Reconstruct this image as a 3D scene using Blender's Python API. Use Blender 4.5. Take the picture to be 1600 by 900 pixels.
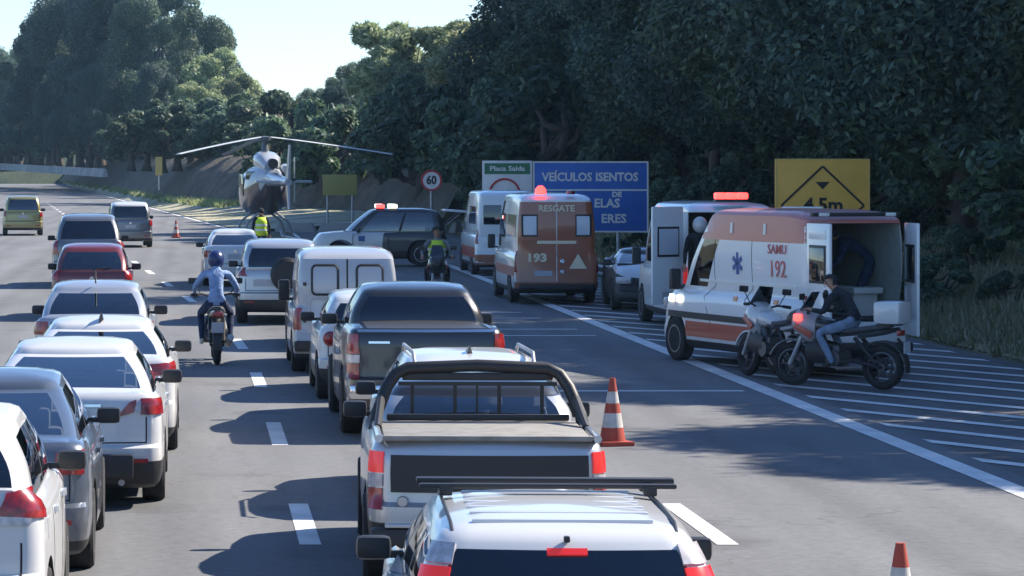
import bpy, bmesh, math, random
import numpy as np
from mathutils import Vector, Matrix, Quaternion

random.seed(7); np.random.seed(7)
for o in list(bpy.data.objects): bpy.data.objects.remove(o)
scene = bpy.context.scene
C = scene.collection
R = math.radians

# ------------------------------------------------------------------ camera, sky, sun
F = 4865.0; VX, VY, CH = 307.0, 258.0, 3.13      # focal length and vanishing point in photo pixels, eye height
cam = bpy.data.cameras.new("camera"); cam_o = bpy.data.objects.new("camera", cam); C.objects.link(cam_o)
cam.sensor_width = 36.0; cam.lens = F/1600*36
cam.shift_x = (800-VX)/1600; cam.shift_y = -(450-VY)/1600
cam.clip_start = 0.5; cam.clip_end = 6000
cam_o.location = (0, 0, CH); cam_o.rotation_euler = (R(90), 0, 0)
scene.camera = cam_o
SUN_EL, SUN_AZ = R(40), R(23)                     # azimuth: from the right, a little ahead
S = Vector((math.cos(SUN_EL)*math.cos(SUN_AZ), math.cos(SUN_EL)*math.sin(SUN_AZ), math.sin(SUN_EL)))
world = bpy.data.worlds.new("World"); scene.world = world; world.use_nodes = True
wn = world.node_tree
sky = wn.nodes.new("ShaderNodeTexSky"); sky.sky_type = 'NISHITA'; sky.sun_disc = False
sky.sun_elevation = SUN_EL; sky.sun_rotation = math.atan2(S.x, S.y)
sky.air_density = 1.0; sky.dust_density = 0.0; sky.ozone_density = 3.0
bg = wn.nodes["Background"]; bg.inputs[1].default_value = 0.086
wb_mix = wn.nodes.new("ShaderNodeMix"); wb_mix.data_type = 'RGBA'; wb_mix.blend_type = 'MULTIPLY'; wb_mix.inputs[0].default_value = 1.0
wb_mix.inputs[7].default_value = (.80, .92, 1.10, 1)               # cool white balance of the whole sky
wn.links.new(sky.outputs[0], wb_mix.inputs[6]); wn.links.new(wb_mix.outputs[2], bg.inputs[0])
sun = bpy.data.lights.new("sun", 'SUN'); sun.energy = 4.6; sun.angle = R(0.5); sun.color = (1.0, 0.91, 0.78)
sun_o = bpy.data.objects.new("sun", sun); C.objects.link(sun_o); sun_o.rotation_euler = S.to_track_quat('Z', 'Y').to_euler()
scene.view_settings.view_transform = 'Standard'; scene.view_settings.look = 'None'
scene.view_settings.exposure = 1.2; scene.view_settings.gamma = 1.0
scene.cycles.max_bounces = 6; scene.cycles.transparent_max_bounces = 12
scene.cycles.caustics_reflective = False; scene.cycles.caustics_refractive = False
scene.cycles.use_denoising = True

def X_at(px, d): return (px-VX)*d/F
# ------------------------------------------------------------------ materials
MATS = {}
def _nt(name):
    m = bpy.data.materials.new(name); m.use_nodes = True
    return m, m.node_tree, m.node_tree.nodes["Principled BSDF"]
def mat(name, col, rough=0.6, metal=0.0, coat=0.0, emit=None, es=1.0, noise=0.0, nscale=8.0, spec=None):
    if name in MATS: return MATS[name]
    m, t, b = _nt(name)
    c = (*col, 1)
    b.inputs["Base Color"].default_value = c
    b.inputs["Roughness"].default_value = rough; b.inputs["Metallic"].default_value = metal
    if coat: b.inputs["Coat Weight"].default_value = coat; b.inputs["Coat Roughness"].default_value = 0.05
    if spec is not None: b.inputs["Specular IOR Level"].default_value = spec
    if emit: b.inputs["Emission Color"].default_value = (*emit, 1); b.inputs["Emission Strength"].default_value = es
    if noise:
        tc = t.nodes.new("ShaderNodeTexCoord"); n = t.nodes.new("ShaderNodeTexNoise"); n.inputs["Scale"].default_value = nscale
        n.inputs["Detail"].default_value = 5
        mx = t.nodes.new("ShaderNodeMix"); mx.data_type = 'RGBA'
        rp = t.nodes.new("ShaderNodeMapRange"); rp.inputs[1].default_value = .35; rp.inputs[2].default_value = .7
        t.links.new(tc.outputs["Object"], n.inputs["Vector"]); t.links.new(n.outputs["Fac"], rp.inputs[0]); t.links.new(rp.outputs[0], mx.inputs[0])
        mx.inputs[6].default_value = c; mx.inputs[7].default_value = (*[v*(1-noise) for v in col], 1)
        t.links.new(mx.outputs[2], b.inputs["Base Color"])
        mr = t.nodes.new("ShaderNodeMapRange"); mr.inputs[3].default_value = rough; mr.inputs[4].default_value = min(1, rough+.15)
        t.links.new(rp.outputs[0], mr.inputs[0]); t.links.new(mr.outputs[0], b.inputs["Roughness"])
    MATS[name] = m; return m
def paint(name, col, metal=0.0, rough=0.28):
    """car paint: clear coat over slightly dusty colour"""
    if name in MATS: return MATS[name]
    m, t, b = _nt(name)
    b.inputs["Metallic"].default_value = metal; b.inputs["Coat Weight"].default_value = .8; b.inputs["Coat Roughness"].default_value = .06
    tc = t.nodes.new("ShaderNodeTexCoord"); n = t.nodes.new("ShaderNodeTexNoise"); n.inputs["Scale"].default_value = 2.6; n.inputs["Detail"].default_value = 8
    n.inputs["Roughness"].default_value = .65
    sx = t.nodes.new("ShaderNodeSeparateXYZ"); t.links.new(tc.outputs["Object"], sx.inputs[0]); t.links.new(tc.outputs["Object"], n.inputs["Vector"])
    hz = t.nodes.new("ShaderNodeMapRange"); hz.inputs[1].default_value = .9; hz.inputs[2].default_value = .25; hz.inputs[3].default_value = 0.06; hz.inputs[4].default_value = .55
    t.links.new(sx.outputs[2], hz.inputs[0])
    mu = t.nodes.new("ShaderNodeMath"); mu.operation = 'MULTIPLY'; t.links.new(n.outputs["Fac"], mu.inputs[0]); t.links.new(hz.outputs[0], mu.inputs[1])
    mx = t.nodes.new("ShaderNodeMix"); mx.data_type = 'RGBA'; t.links.new(mu.outputs[0], mx.inputs[0])
    mx.inputs[6].default_value = (*col, 1); mx.inputs[7].default_value = (.30, .26, .21, 1)
    t.links.new(mx.outputs[2], b.inputs["Base Color"])
    mr = t.nodes.new("ShaderNodeMapRange"); mr.inputs[3].default_value = rough; mr.inputs[4].default_value = .6
    t.links.new(mu.outputs[0], mr.inputs[0]); t.links.new(mr.outputs[0], b.inputs["Roughness"])
    MATS[name] = m; return m
def glass(name, tint, refl=0.06):
    if name in MATS: return MATS[name]
    m = bpy.data.materials.new(name); m.use_nodes = True; t = m.node_tree; t.nodes.clear()
    o = t.nodes.new("ShaderNodeOutputMaterial"); mx = t.nodes.new("ShaderNodeMixShader"); tr = t.nodes.new("ShaderNodeBsdfTransparent"); gl = t.nodes.new("ShaderNodeBsdfGlossy")
    lw = t.nodes.new("ShaderNodeFresnel"); lw.inputs[0].default_value = 1.55
    tr.inputs[0].default_value = (*tint, 1); gl.inputs["Roughness"].default_value = .03; gl.inputs[0].default_value = (.9, .95, 1, 1)
    ad = t.nodes.new("ShaderNodeMath"); ad.operation = 'ADD'; ad.use_clamp = True; ad.inputs[1].default_value = refl; t.links.new(lw.outputs[0], ad.inputs[0])
    t.links.new(ad.outputs[0], mx.inputs[0]); t.links.new(tr.outputs[0], mx.inputs[1]); t.links.new(gl.outputs[0], mx.inputs[2]); t.links.new(mx.outputs[0], o.inputs[0])
    MATS[name] = m; return m
M_BLACK = mat("black_plastic", (.018, .018, .02), .5)
M_TYRE = mat("tyre_rubber", (.022, .022, .024), .85, noise=.3, nscale=14)
M_RIM = mat("alloy_rim", (.42, .43, .45), .35, .8)
M_STEEL = mat("galvanised_steel", (.42, .43, .45), .45, .7, noise=.25, nscale=5)
M_CHROME = mat("chrome", (.7, .7, .72), .12, 1.0)
M_SEAT = mat("seat_fabric", (.075, .078, .085), .85)
M_INT = mat("cabin_trim", (.03, .03, .034), .8)
M_RED = mat("red_lens", (.40, .012, .016), .18, coat=.7, noise=.75, nscale=16)
M_REDLIT = mat("lit_red_lens", (.6, .02, .02), .2, emit=(1, .06, .07), es=.14)
M_CLEAR = mat("clear_lens", (.55, .52, .55), .15, coat=.7, noise=.5, nscale=18)
M_AMBER = mat("amber_lens", (.75, .25, .03), .2, coat=.5)
M_PLATE = mat("plate_grey", (.42, .43, .46), .5)
M_WHITE = mat("white_marking", (.72, .72, .70), .7, noise=.25, nscale=1.7)
M_DOORSEAM = mat("door_seam", (.01, .01, .012), .8)
M_GLASS = glass("tinted_glass", (.22, .26, .29), .10)
M_DARKGLASS = glass("dark_glass", (.03, .035, .04), .05)
M_LIGHTGLASS = glass("light_glass", (.84, .90, .92), .13)

# ------------------------------------------------------------------ helpers
def link(o, parent=None):
    C.objects.link(o)
    if parent is not None: o.parent = parent
    return o
def thing(name, label, cat, loc=(0, 0, 0), rz=0.0, group=None):
    o = bpy.data.objects.new(name, None); o.empty_display_size = .3; C.objects.link(o)
    o.location = loc; o.rotation_euler = (0, 0, rz); o["label"] = label; o["category"] = cat
    if group: o["group"] = group
    return o
def meshobj(name, me, m=None, parent=None, smooth=None):
    if m is not None:
        for x in (m if isinstance(m, (list, tuple)) else [m]): me.materials.append(x)
    if smooth is not None:
        for p in me.polygons: p.use_smooth = True
        me.set_sharp_from_angle(angle=R(smooth))
    return link(bpy.data.objects.new(name, me), parent)
def bmobj(name, bm, m, parent=None, smooth=None, recalc=True):
    if recalc: bmesh.ops.recalc_face_normals(bm, faces=bm.faces[:])
    me = bpy.data.meshes.new(name); bm.to_mesh(me); bm.free()
    return meshobj(name, me, m, parent, smooth)
def structure(name, bm, m, parent=None, smooth=None):
    o = bmobj(name, bm, m, parent, smooth); o["kind"] = "structure"; return o
def box(bm, c, s, rot=None, bev=0.0, mi=0):
    r = bmesh.ops.create_cube(bm, size=1.0)
    vs = r["verts"]
    bmesh.ops.scale(bm, verts=vs, vec=s)
    if bev:
        es = list({e for v in vs for e in v.link_edges})
        rr = bmesh.ops.bevel(bm, geom=es, offset=bev, segments=2, affect='EDGES', profile=.6)
        vs = list({v for f in rr["faces"] for v in f.verts} | {v for v in vs if v.is_valid})
    if rot is not None: bmesh.ops.rotate(bm, verts=vs, cent=(0, 0, 0), matrix=rot)
    bmesh.ops.translate(bm, verts=vs, vec=c)
    if mi:
        for f in {f for v in vs for f in v.link_faces}: f.material_index = mi
    return vs
def tube(bm, pts, rad, seg=8, cap=True, mi=0):
    pts = [Vector(p) for p in pts]; n = len(pts)
    rads = rad if isinstance(rad, (list, tuple)) else [rad]*n
    rings = []; up = None
    for i, p in enumerate(pts):
        t = (pts[min(i+1, n-1)]-pts[max(i-1, 0)]).normalized()
        if up is None:
            up = Vector((0, 0, 1)) if abs(t.z) < .9 else Vector((1, 0, 0))
        a = t.cross(up).normalized(); b = a.cross(t).normalized(); up = b
        rings.append([bm.verts.new(p+(a*math.cos(k*2*math.pi/seg)+b*math.sin(k*2*math.pi/seg))*rads[i]) for k in range(seg)])
    for i in range(n-1):
        for k in range(seg):
            f = bm.faces.new((rings[i][k], rings[i][(k+1) % seg], rings[i+1][(k+1) % seg], rings[i+1][k])); f.material_index = mi
    if cap:
        for rr in (rings[0], rings[-1]):
            f = bm.faces.new(rr); f.material_index = mi
def lathe(bm, prof, axis='X', seg=24, c=(0, 0, 0), mi=0, cap=True):
    """prof: (along axis, radius)"""
    rings = []
    for a, r in prof:
        rg = []
        for k in range(seg):
            th = 2*math.pi*k/seg; u, v = r*math.cos(th), r*math.sin(th)
            p = {'X': (a, u, v), 'Y': (u, a, v), 'Z': (u, v, a)}[axis]
            rg.append(bm.verts.new((p[0]+c[0], p[1]+c[1], p[2]+c[2])))
        rings.append(rg)
    for i in range(len(rings)-1):
        for k in range(seg):
            f = bm.faces.new((rings[i][k], rings[i][(k+1) % seg], rings[i+1][(k+1) % seg], rings[i+1][k])); f.material_index = mi
    for rr in (rings[0], rings[-1]) if cap else ():
        f = bm.faces.new(rr); f.material_index = mi
def prism(bm, poly, z0, z1, mi=0):
    """vertical prism over a plan polygon"""
    a = [bm.verts.new((x, y, z0)) for x, y in poly]; b = [bm.verts.new((x, y, z1)) for x, y in poly]
    n = len(poly); bm.faces.new(a[::-1]); bm.faces.new(b)
    for i in range(n): bm.faces.new((a[i], a[(i+1) % n], b[(i+1) % n], b[i]))
def plate_poly(bm, poly, y0, y1):
    """polygon in the x,z plane given thickness along y"""
    a = [bm.verts.new((x, y0, z)) for x, z in poly]; b = [bm.verts.new((x, y1, z)) for x, z in poly]
    n = len(poly); bm.faces.new(a); bm.faces.new(b[::-1])
    for i in range(n): bm.faces.new((a[i], a[(i+1) % n], b[(i+1) % n], b[i]))
def loft(bm, rings, cap=True, mi=0):
    vs = [[bm.verts.new(p) for p in r] for r in rings]; n = len(vs[0])
    for i in range(len(vs)-1):
        for k in range(n):
            f = bm.faces.new((vs[i][k], vs[i][(k+1) % n], vs[i+1][(k+1) % n], vs[i+1][k])); f.material_index = mi
    if cap: bm.faces.new(vs[0][::-1]); bm.faces.new(vs[-1])
def text_obj(name, body, size, m, parent, loc, rot=(R(90), 0, 0), bold=0.0, sx=1.0, align='CENTER'):
    cu = bpy.data.curves.new(name, 'FONT'); cu.body = body; cu.size = size; cu.align_x = align; cu.align_y = 'CENTER'; cu.offset = bold; cu.resolution_u = 2
    cu.extrude = .003
    to = bpy.data.objects.new(name, cu); C.objects.link(to)
    dg = bpy.context.evaluated_depsgraph_get()
    me = bpy.data.meshes.new_from_object(to.evaluated_get(dg)); bpy.data.objects.remove(to)
    me.materials.clear()
    o = meshobj(name, me, m, parent); o.location = loc; o.rotation_euler = rot; o.scale = (sx, 1, 1)
    return o

# ------------------------------------------------------------------ setting
def asphalt(name, base, var, scale=1.0):
    m, t, b = _nt(name)
    tc = t.nodes.new("ShaderNodeTexCoord")
    mp = t.nodes.new("ShaderNodeMapping"); t.links.new(tc.outputs["Object"], mp.inputs[0])
    mp.inputs["Scale"].default_value = (1.0, .12, 1)               # stains stretch along the lanes
    n1 = t.nodes.new("ShaderNodeTexNoise"); n1.inputs["Scale"].default_value = .9*scale; n1.inputs["Detail"].default_value = 7; t.links.new(mp.outputs[0], n1.inputs[0])
    n2 = t.nodes.new("ShaderNodeTexNoise"); n2.inputs["Scale"].default_value = 9; n2.inputs["Detail"].default_value = 6; n2.inputs["Roughness"].default_value = .75; t.links.new(tc.outputs["Object"], n2.inputs[0])
    n3 = t.nodes.new("ShaderNodeTexVoronoi"); n3.feature = 'DISTANCE_TO_EDGE'; n3.inputs["Scale"].default_value = .16
    nd = t.nodes.new("ShaderNodeTexNoise"); nd.inputs["Scale"].default_value = .8; nd.inputs["Detail"].default_value = 6; t.links.new(tc.outputs["Object"], nd.inputs[0])
    va = t.nodes.new("ShaderNodeVectorMath"); va.operation = 'MULTIPLY_ADD'; va.inputs[1].default_value = (2.5, 2.5, 0); t.links.new(nd.outputs["Color"], va.inputs[0]); t.links.new(tc.outputs["Object"], va.inputs[2])
    t.links.new(va.outputs[0], n3.inputs["Vector"])
    cr = t.nodes.new("ShaderNodeMapRange"); cr.inputs[1].default_value = .0; cr.inputs[2].default_value = .004; cr.inputs[3].default_value = .78; cr.inputs[4].default_value = 1; t.links.new(n3.outputs["Distance"], cr.inputs[0])
    r1 = t.nodes.new("ShaderNodeMapRange"); r1.inputs[1].default_value = .3; r1.inputs[2].default_value = .7; r1.inputs[3].default_value = 1-var; r1.inputs[4].default_value = 1+var; t.links.new(n1.outputs[0], r1.inputs[0])
    r2 = t.nodes.new("ShaderNodeMapRange"); r2.inputs[1].default_value = .3; r2.inputs[2].default_value = .7; r2.inputs[3].default_value = .82; r2.inputs[4].default_value = 1.18; t.links.new(n2.outputs[0], r2.inputs[0])
    a = t.nodes.new("ShaderNodeMath"); a.operation = 'MULTIPLY'; t.links.new(r1.outputs[0], a.inputs[0]); t.links.new(r2.outputs[0], a.inputs[1])
    a2 = t.nodes.new("ShaderNodeMath"); a2.operation = 'MULTIPLY'; t.links.new(a.outputs[0], a2.inputs[0]); t.links.new(cr.outputs[0], a2.inputs[1])
    sx = t.nodes.new("ShaderNodeSeparateXYZ"); t.links.new(tc.outputs["Object"], sx.inputs[0])
    f1 = t.nodes.new("ShaderNodeMath"); f1.operation = 'MULTIPLY_ADD'; f1.inputs[1].default_value = 1/3.45; f1.inputs[2].default_value = 10-.93/3.45; t.links.new(sx.outputs[0], f1.inputs[0])
    nw = t.nodes.new("ShaderNodeMath"); nw.operation = 'MULTIPLY_ADD'; nw.inputs[1].default_value = .10; t.links.new(nd.outputs[0], nw.inputs[0]); t.links.new(f1.outputs[0], nw.inputs[2])
    f2 = t.nodes.new("ShaderNodeMath"); f2.operation = 'FRACT'; t.links.new(nw.outputs[0], f2.inputs[0])
    tk = t.nodes.new("ShaderNodeValToRGB"); te = tk.color_ramp.elements; te[0].position = 0; te[0].color = (1, 1, 1, 1); te[1].position = 1; te[1].color = (1, 1, 1, 1)
    for ps_, vv in ((.14, 1.0), (.27, .86), (.38, .98), (.50, .84), (.60, .98), (.74, .87), (.88, 1.0)):
        x = te.new(ps_); x.color = (vv, vv, vv, 1)
    t.links.new(f2.outputs[0], tk.inputs[0])
    a3 = t.nodes.new("ShaderNodeMath"); a3.operation = 'MULTIPLY'; t.links.new(a2.outputs[0], a3.inputs[0]); t.links.new(tk.outputs[0], a3.inputs[1])
    n5 = t.nodes.new("ShaderNodeTexNoise"); n5.inputs["Scale"].default_value = .55; n5.inputs["Detail"].default_value = 3; t.links.new(tc.outputs["Object"], n5.inputs[0])
    oi = t.nodes.new("ShaderNodeMapRange"); oi.inputs[1].default_value = .60; oi.inputs[2].default_value = .72; oi.inputs[3].default_value = 1; oi.inputs[4].default_value = .74; t.links.new(n5.outputs[0], oi.inputs[0])
    a4 = t.nodes.new("ShaderNodeMath"); a4.operation = 'MULTIPLY'; t.links.new(a3.outputs[0], a4.inputs[0]); t.links.new(oi.outputs[0], a4.inputs[1])
    sc = t.nodes.new("ShaderNodeVectorMath"); sc.operation = 'SCALE'; sc.inputs[0].default_value = base; t.links.new(a4.outputs[0], sc.inputs["Scale"])
    t.links.new(sc.outputs[0], b.inputs["Base Color"]); b.inputs["Roughness"].default_value = .9; b.inputs["Specular IOR Level"].default_value = .25
    bp = t.nodes.new("ShaderNodeBump"); bp.inputs["Strength"].default_value = .35; bp.inputs["Distance"].default_value = .02; t.links.new(n2.outputs[0], bp.inputs["Height"]); t.links.new(bp.outputs[0], b.inputs["Normal"])
    MATS[name] = m; return m
def soil(name, c1, c2, c3, scale=.35):
    m, t, b = _nt(name)
    tc = t.nodes.new("ShaderNodeTexCoord")
    n1 = t.nodes.new("ShaderNodeTexNoise"); n1.inputs["Scale"].default_value = scale; n1.inputs["Detail"].default_value = 8; n1.inputs["Roughness"].default_value = .65; t.links.new(tc.outputs["Object"], n1.inputs[0])
    cr = t.nodes.new("ShaderNodeValToRGB"); e = cr.color_ramp.elements; e[0].position = .36; e[0].color = (*c1, 1); e[1].position = .66; e[1].color = (*c3, 1)
    x = e.new(.5); x.color = (*c2, 1)
    t.links.new(n1.outputs[0], cr.inputs[0]); t.links.new(cr.outputs[0], b.inputs["Base Color"]); b.inputs["Roughness"].default_value = .95
    n2 = t.nodes.new("ShaderNodeTexNoise"); n2.inputs["Scale"].default_value = 3; n2.inputs["Detail"].default_value = 8; t.links.new(tc.outputs["Object"], n2.inputs[0])
    bp = t.nodes.new("ShaderNodeBump"); bp.inputs["Strength"].default_value = .8; bp.inputs["Distance"].default_value = .25; t.links.new(n2.outputs[0], bp.inputs["Height"]); t.links.new(bp.outputs[0], b.inputs["Normal"])
    MATS[name] = m; return m
M_ROAD = asphalt("worn_asphalt", (.160, .164, .172), .16)
M_SHOULDER = asphalt("shoulder_asphalt", (.14, .14, .14), .18, 1.6)
M_SOIL = soil("dry_soil", (.06, .065, .03), (.10, .095, .05), (.16, .14, .085))
M_VERGE = soil("pale_verge", (.17, .18, .08), (.36, .34, .24), (.45, .42, .33), .22)
M_BANK = soil("earth_bank", (.045, .045, .03), (.085, .07, .052), (.14, .11, .08), .55)
M_GRASSBANK = soil("reflection_toned_bank", (.13, .145, .07), (.25, .25, .14), (.36, .34, .22), .5)  # windscreen reflection put into the bank's colour as pale olive grass

def bend(d):                                                      # the road bends to the left beyond about 56 m
    w = 5.0
    u = (d-56.0)/w
    return -0.066*w*math.log1p(math.exp(u)) if u < 30 else -0.066*(d-56.0)
def strip(bm, xl, xr, ds, z, follow=True):
    prev = None
    for d in ds:
        o = bend(d) if follow else 0
        a = bm.verts.new(((xl(d) if callable(xl) else xl)+o, d, z)); b = bm.verts.new(((xr(d) if callable(xr) else xr)+o, d, z))
        if prev: bm.faces.new((prev[0], prev[1], b, a))
        prev = (a, b)
DS = [-30, 0, 20, 30, 36, 42, 48, 54, 60, 66, 72, 80, 90, 105, 130, 170, 240, 330, 480, 700]
bm = bmesh.new(); box(bm, (0, 0, -.55), (2600, 2600, 1)); structure("ground", bm, M_SOIL)
bm = bmesh.new(); strip(bm, -8.5, 8.3, DS, .0); road = structure("road", bm, M_ROAD)
bm = bmesh.new(); strip(bm, 4.6, lambda d: 13.0 if d < 110 else 11.5, [-30, 20, 60, 110, 205], -.012, False); shoulder = structure("paved_shoulder", bm, M_SHOULDER)
def marking(name, xl, xr, d0, d1, parent=None, follow=True, z=.005, step=6):
    bm = bmesh.new(); n = max(1, int((d1-d0)/step)); strip(bm, xl, xr, [d0+(d1-d0)*i/n for i in range(n+1)], z, follow)
    o = bmobj(name, bm, M_WHITE, parent or road); return o
per, d0 = 9.1, 25.65
for k in range(-3, 26):
    a = d0+per*k
    marking("lane_dash", .85, 1.03, a, a+3.1, z=.005)
    if a < 100: marking("lane_dash", 4.29, 4.47, a, a+3.1, z=.005)
marking("edge_line", 7.76, 8.03, -20, 98, follow=False, z=.006)
marking("edge_line", 7.85, 8.03, 100, 480, z=.006)
marking("edge_line", 4.33, 4.5, 128, 200, follow=False, z=.006)
for dd in (43.0, 57.0, 59.2, 63.5, 66.0):
    marking("rumble_line", 4.7, 7.6, dd, dd+.22, z=.0055)
d = 22.0
while d < 92:                                                      # gore hatching
    bm = bmesh.new(); w = .34; xa, xb = 8.1, 8.1+min(4.6, 4.6)
    vs = [bm.verts.new(p) for p in ((xa, d, .005-.012+.004), (xa, d+w*1.5, -.003), (xb, d+w*1.5-8.2, -.003), (xb, d-8.2, -.003))]
    bm.faces.new(vs); bmobj("hatch_stripe", bm, M_WHITE, shoulder); d += 2.25

# thin air haze round the whole scene
bm = bmesh.new(); box(bm, (0, 0, 19), (2700, 2700, 42.5)); hm = bpy.data.materials.new("air_haze"); hm.use_nodes = True; ht = hm.node_tree; ht.nodes.clear()
ho = ht.nodes.new("ShaderNodeOutputMaterial"); hv = ht.nodes.new("ShaderNodeVolumePrincipled"); hv.inputs["Color"].default_value = (.42, .70, .98, 1); hv.inputs["Density"].default_value = .00014; hv.inputs["Anisotropy"].default_value = .25
ht.links.new(hv.outputs[0], ho.inputs["Volume"]); hz_ = bmobj("haze", bm, hm); hz_["kind"] = "stuff"

# verge, banks
foot = [(13.4, -40), (13.4, 40), (13.2, 80), (13.0, 110), (11.8, 150), (9.5, 180), (5.5, 198), (1.9, 211), (-2.2, 241), (-8.6, 330), (-20, 480), (-34, 700)]
def fine(poly, n):
    out = []
    for (a, b) in zip(poly[:-1], poly[1:]):
        for i in range(n): out.append((a[0]+(b[0]-a[0])*i/n, a[1]+(b[1]-a[1])*i/n))
    return out+[poly[-1]]
ff = fine(foot, 8)
def bank_mesh(pts, prof, seed):
    rnd = random.Random(seed); bm = bmesh.new(); rows = []
    for i, p in enumerate(pts):
        a, b = pts[max(i-1, 0)], pts[min(i+1, len(pts)-1)]
        t = Vector((b[0]-a[0], b[1]-a[1], 0)).normalized(); n = Vector((t.y, -t.x, 0))
        row = []
        for j, (off, z) in enumerate(prof):
            jit = rnd.uniform(-.25, .25) if j else 0
            row.append(bm.verts.new((p[0]+n.x*(off+jit), p[1]+n.y*(off+jit), z+(rnd.uniform(-.14, .14) if j > 1 else 0))))
        rows.append(row)
    for r0, r1 in zip(rows[:-1], rows[1:]):
        for j in range(len(prof)-1): bm.faces.new((r0[j], r0[j+1], r1[j+1], r1[j]))
    return bm
iA = [i for i, p in enumerate(ff) if p[1] <= 151]; iB = [i for i, p in enumerate(ff) if p[1] >= 149]
structure("reflection_toned_bank", bank_mesh([ff[i] for i in iA], [(0, -.02), (.6, .18), (2.0, .55), (4.2, .95), (7.5, 1.7), (14, 3.4), (26, 8.0), (45, 12.0)], 3), M_GRASSBANK, smooth=50)
structure("earth_bank", bank_mesh([ff[i] for i in iB], [(0, .45), (.7, 1.5), (1.6, 2.6), (3.0, 3.6), (6, 4.2), (14, 5.0), (30, 8.0), (45, 9.0)], 4), M_BANK, smooth=50)
bm = bmesh.new(); prev = None                                      # pale verge between the bent road and the earth bank
for i in iB:
    p = ff[i]; e = 8.35+bend(p[1])
    row = [bm.verts.new((e+(p[0]+.05-e)*k/4, p[1]-(0 if k < 4 else -.2), [.0, .1, .28, .42, .5][k])) for k in range(5)]
    if prev:
        for k in range(4): bm.faces.new((prev[k], prev[k+1], row[k+1], row[k]))
    prev = row
structure("dry_verge", bm, M_VERGE, smooth=60)

# ------------------------------------------------------------------ trees
def leaf_mat(name, dark, mid, lite, trans=.3):
    m, t, b = _nt(name)
    g = t.nodes.new("ShaderNodeNewGeometry"); cr = t.nodes.new("ShaderNodeValToRGB"); e = cr.color_ramp.elements
    e[0].color = (*dark, 1); e[1].color = (*lite, 1); x = e.new(.55); x.color = (*mid, 1)
    oi = t.nodes.new("ShaderNodeObjectInfo"); hv = t.nodes.new("ShaderNodeMapRange"); hv.inputs[3].default_value = .62; hv.inputs[4].default_value = 1.5; t.links.new(oi.outputs["Random"], hv.inputs[0])
    hs = t.nodes.new("ShaderNodeHueSaturation"); hu = t.nodes.new("ShaderNodeMapRange"); hu.inputs[3].default_value = .475; hu.inputs[4].default_value = .53
    fr = t.nodes.new("ShaderNodeMath"); fr.operation = 'MULTIPLY'; fr.inputs[1].default_value = 7.31; t.links.new(oi.outputs["Random"], fr.inputs[0]); f3 = t.nodes.new("ShaderNodeMath"); f3.operation = 'FRACT'; t.links.new(fr.outputs[0], f3.inputs[0]); t.links.new(f3.outputs[0], hu.inputs[0])
    t.links.new(hu.outputs[0], hs.inputs["Hue"]); t.links.new(hv.outputs[0], hs.inputs["Value"])
    t.links.new(g.outputs["Random Per Island"], cr.inputs[0]); t.links.new(cr.outputs[0], hs.inputs["Color"]); cr = hs; t.links.new(cr.outputs[0], b.inputs["Base Color"])
    b.inputs["Roughness"].default_value = .55; b.inputs["Specular IOR Level"].default_value = .35
    tr = t.nodes.new("ShaderNodeBsdfTranslucent"); t.links.new(cr.outputs[0], tr.inputs[0]); mx = t.nodes.new("ShaderNodeMixShader"); mx.inputs[0].default_value = trans
    t.links.new(b.outputs[0], mx.inputs[1]); t.links.new(tr.outputs[0], mx.inputs[2]); t.links.new(mx.outputs[0], t.nodes["Material Output"].inputs[0])
    MATS[name] = m; return m
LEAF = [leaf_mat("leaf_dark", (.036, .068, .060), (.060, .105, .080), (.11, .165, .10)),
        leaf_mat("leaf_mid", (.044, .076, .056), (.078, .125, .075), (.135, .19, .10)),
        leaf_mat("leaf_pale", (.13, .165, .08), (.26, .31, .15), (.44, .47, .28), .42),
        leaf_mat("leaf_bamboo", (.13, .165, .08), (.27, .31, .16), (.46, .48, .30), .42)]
M_BARK = mat("bark", (.09, .07, .055), .9, noise=.4, nscale=3)
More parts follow.
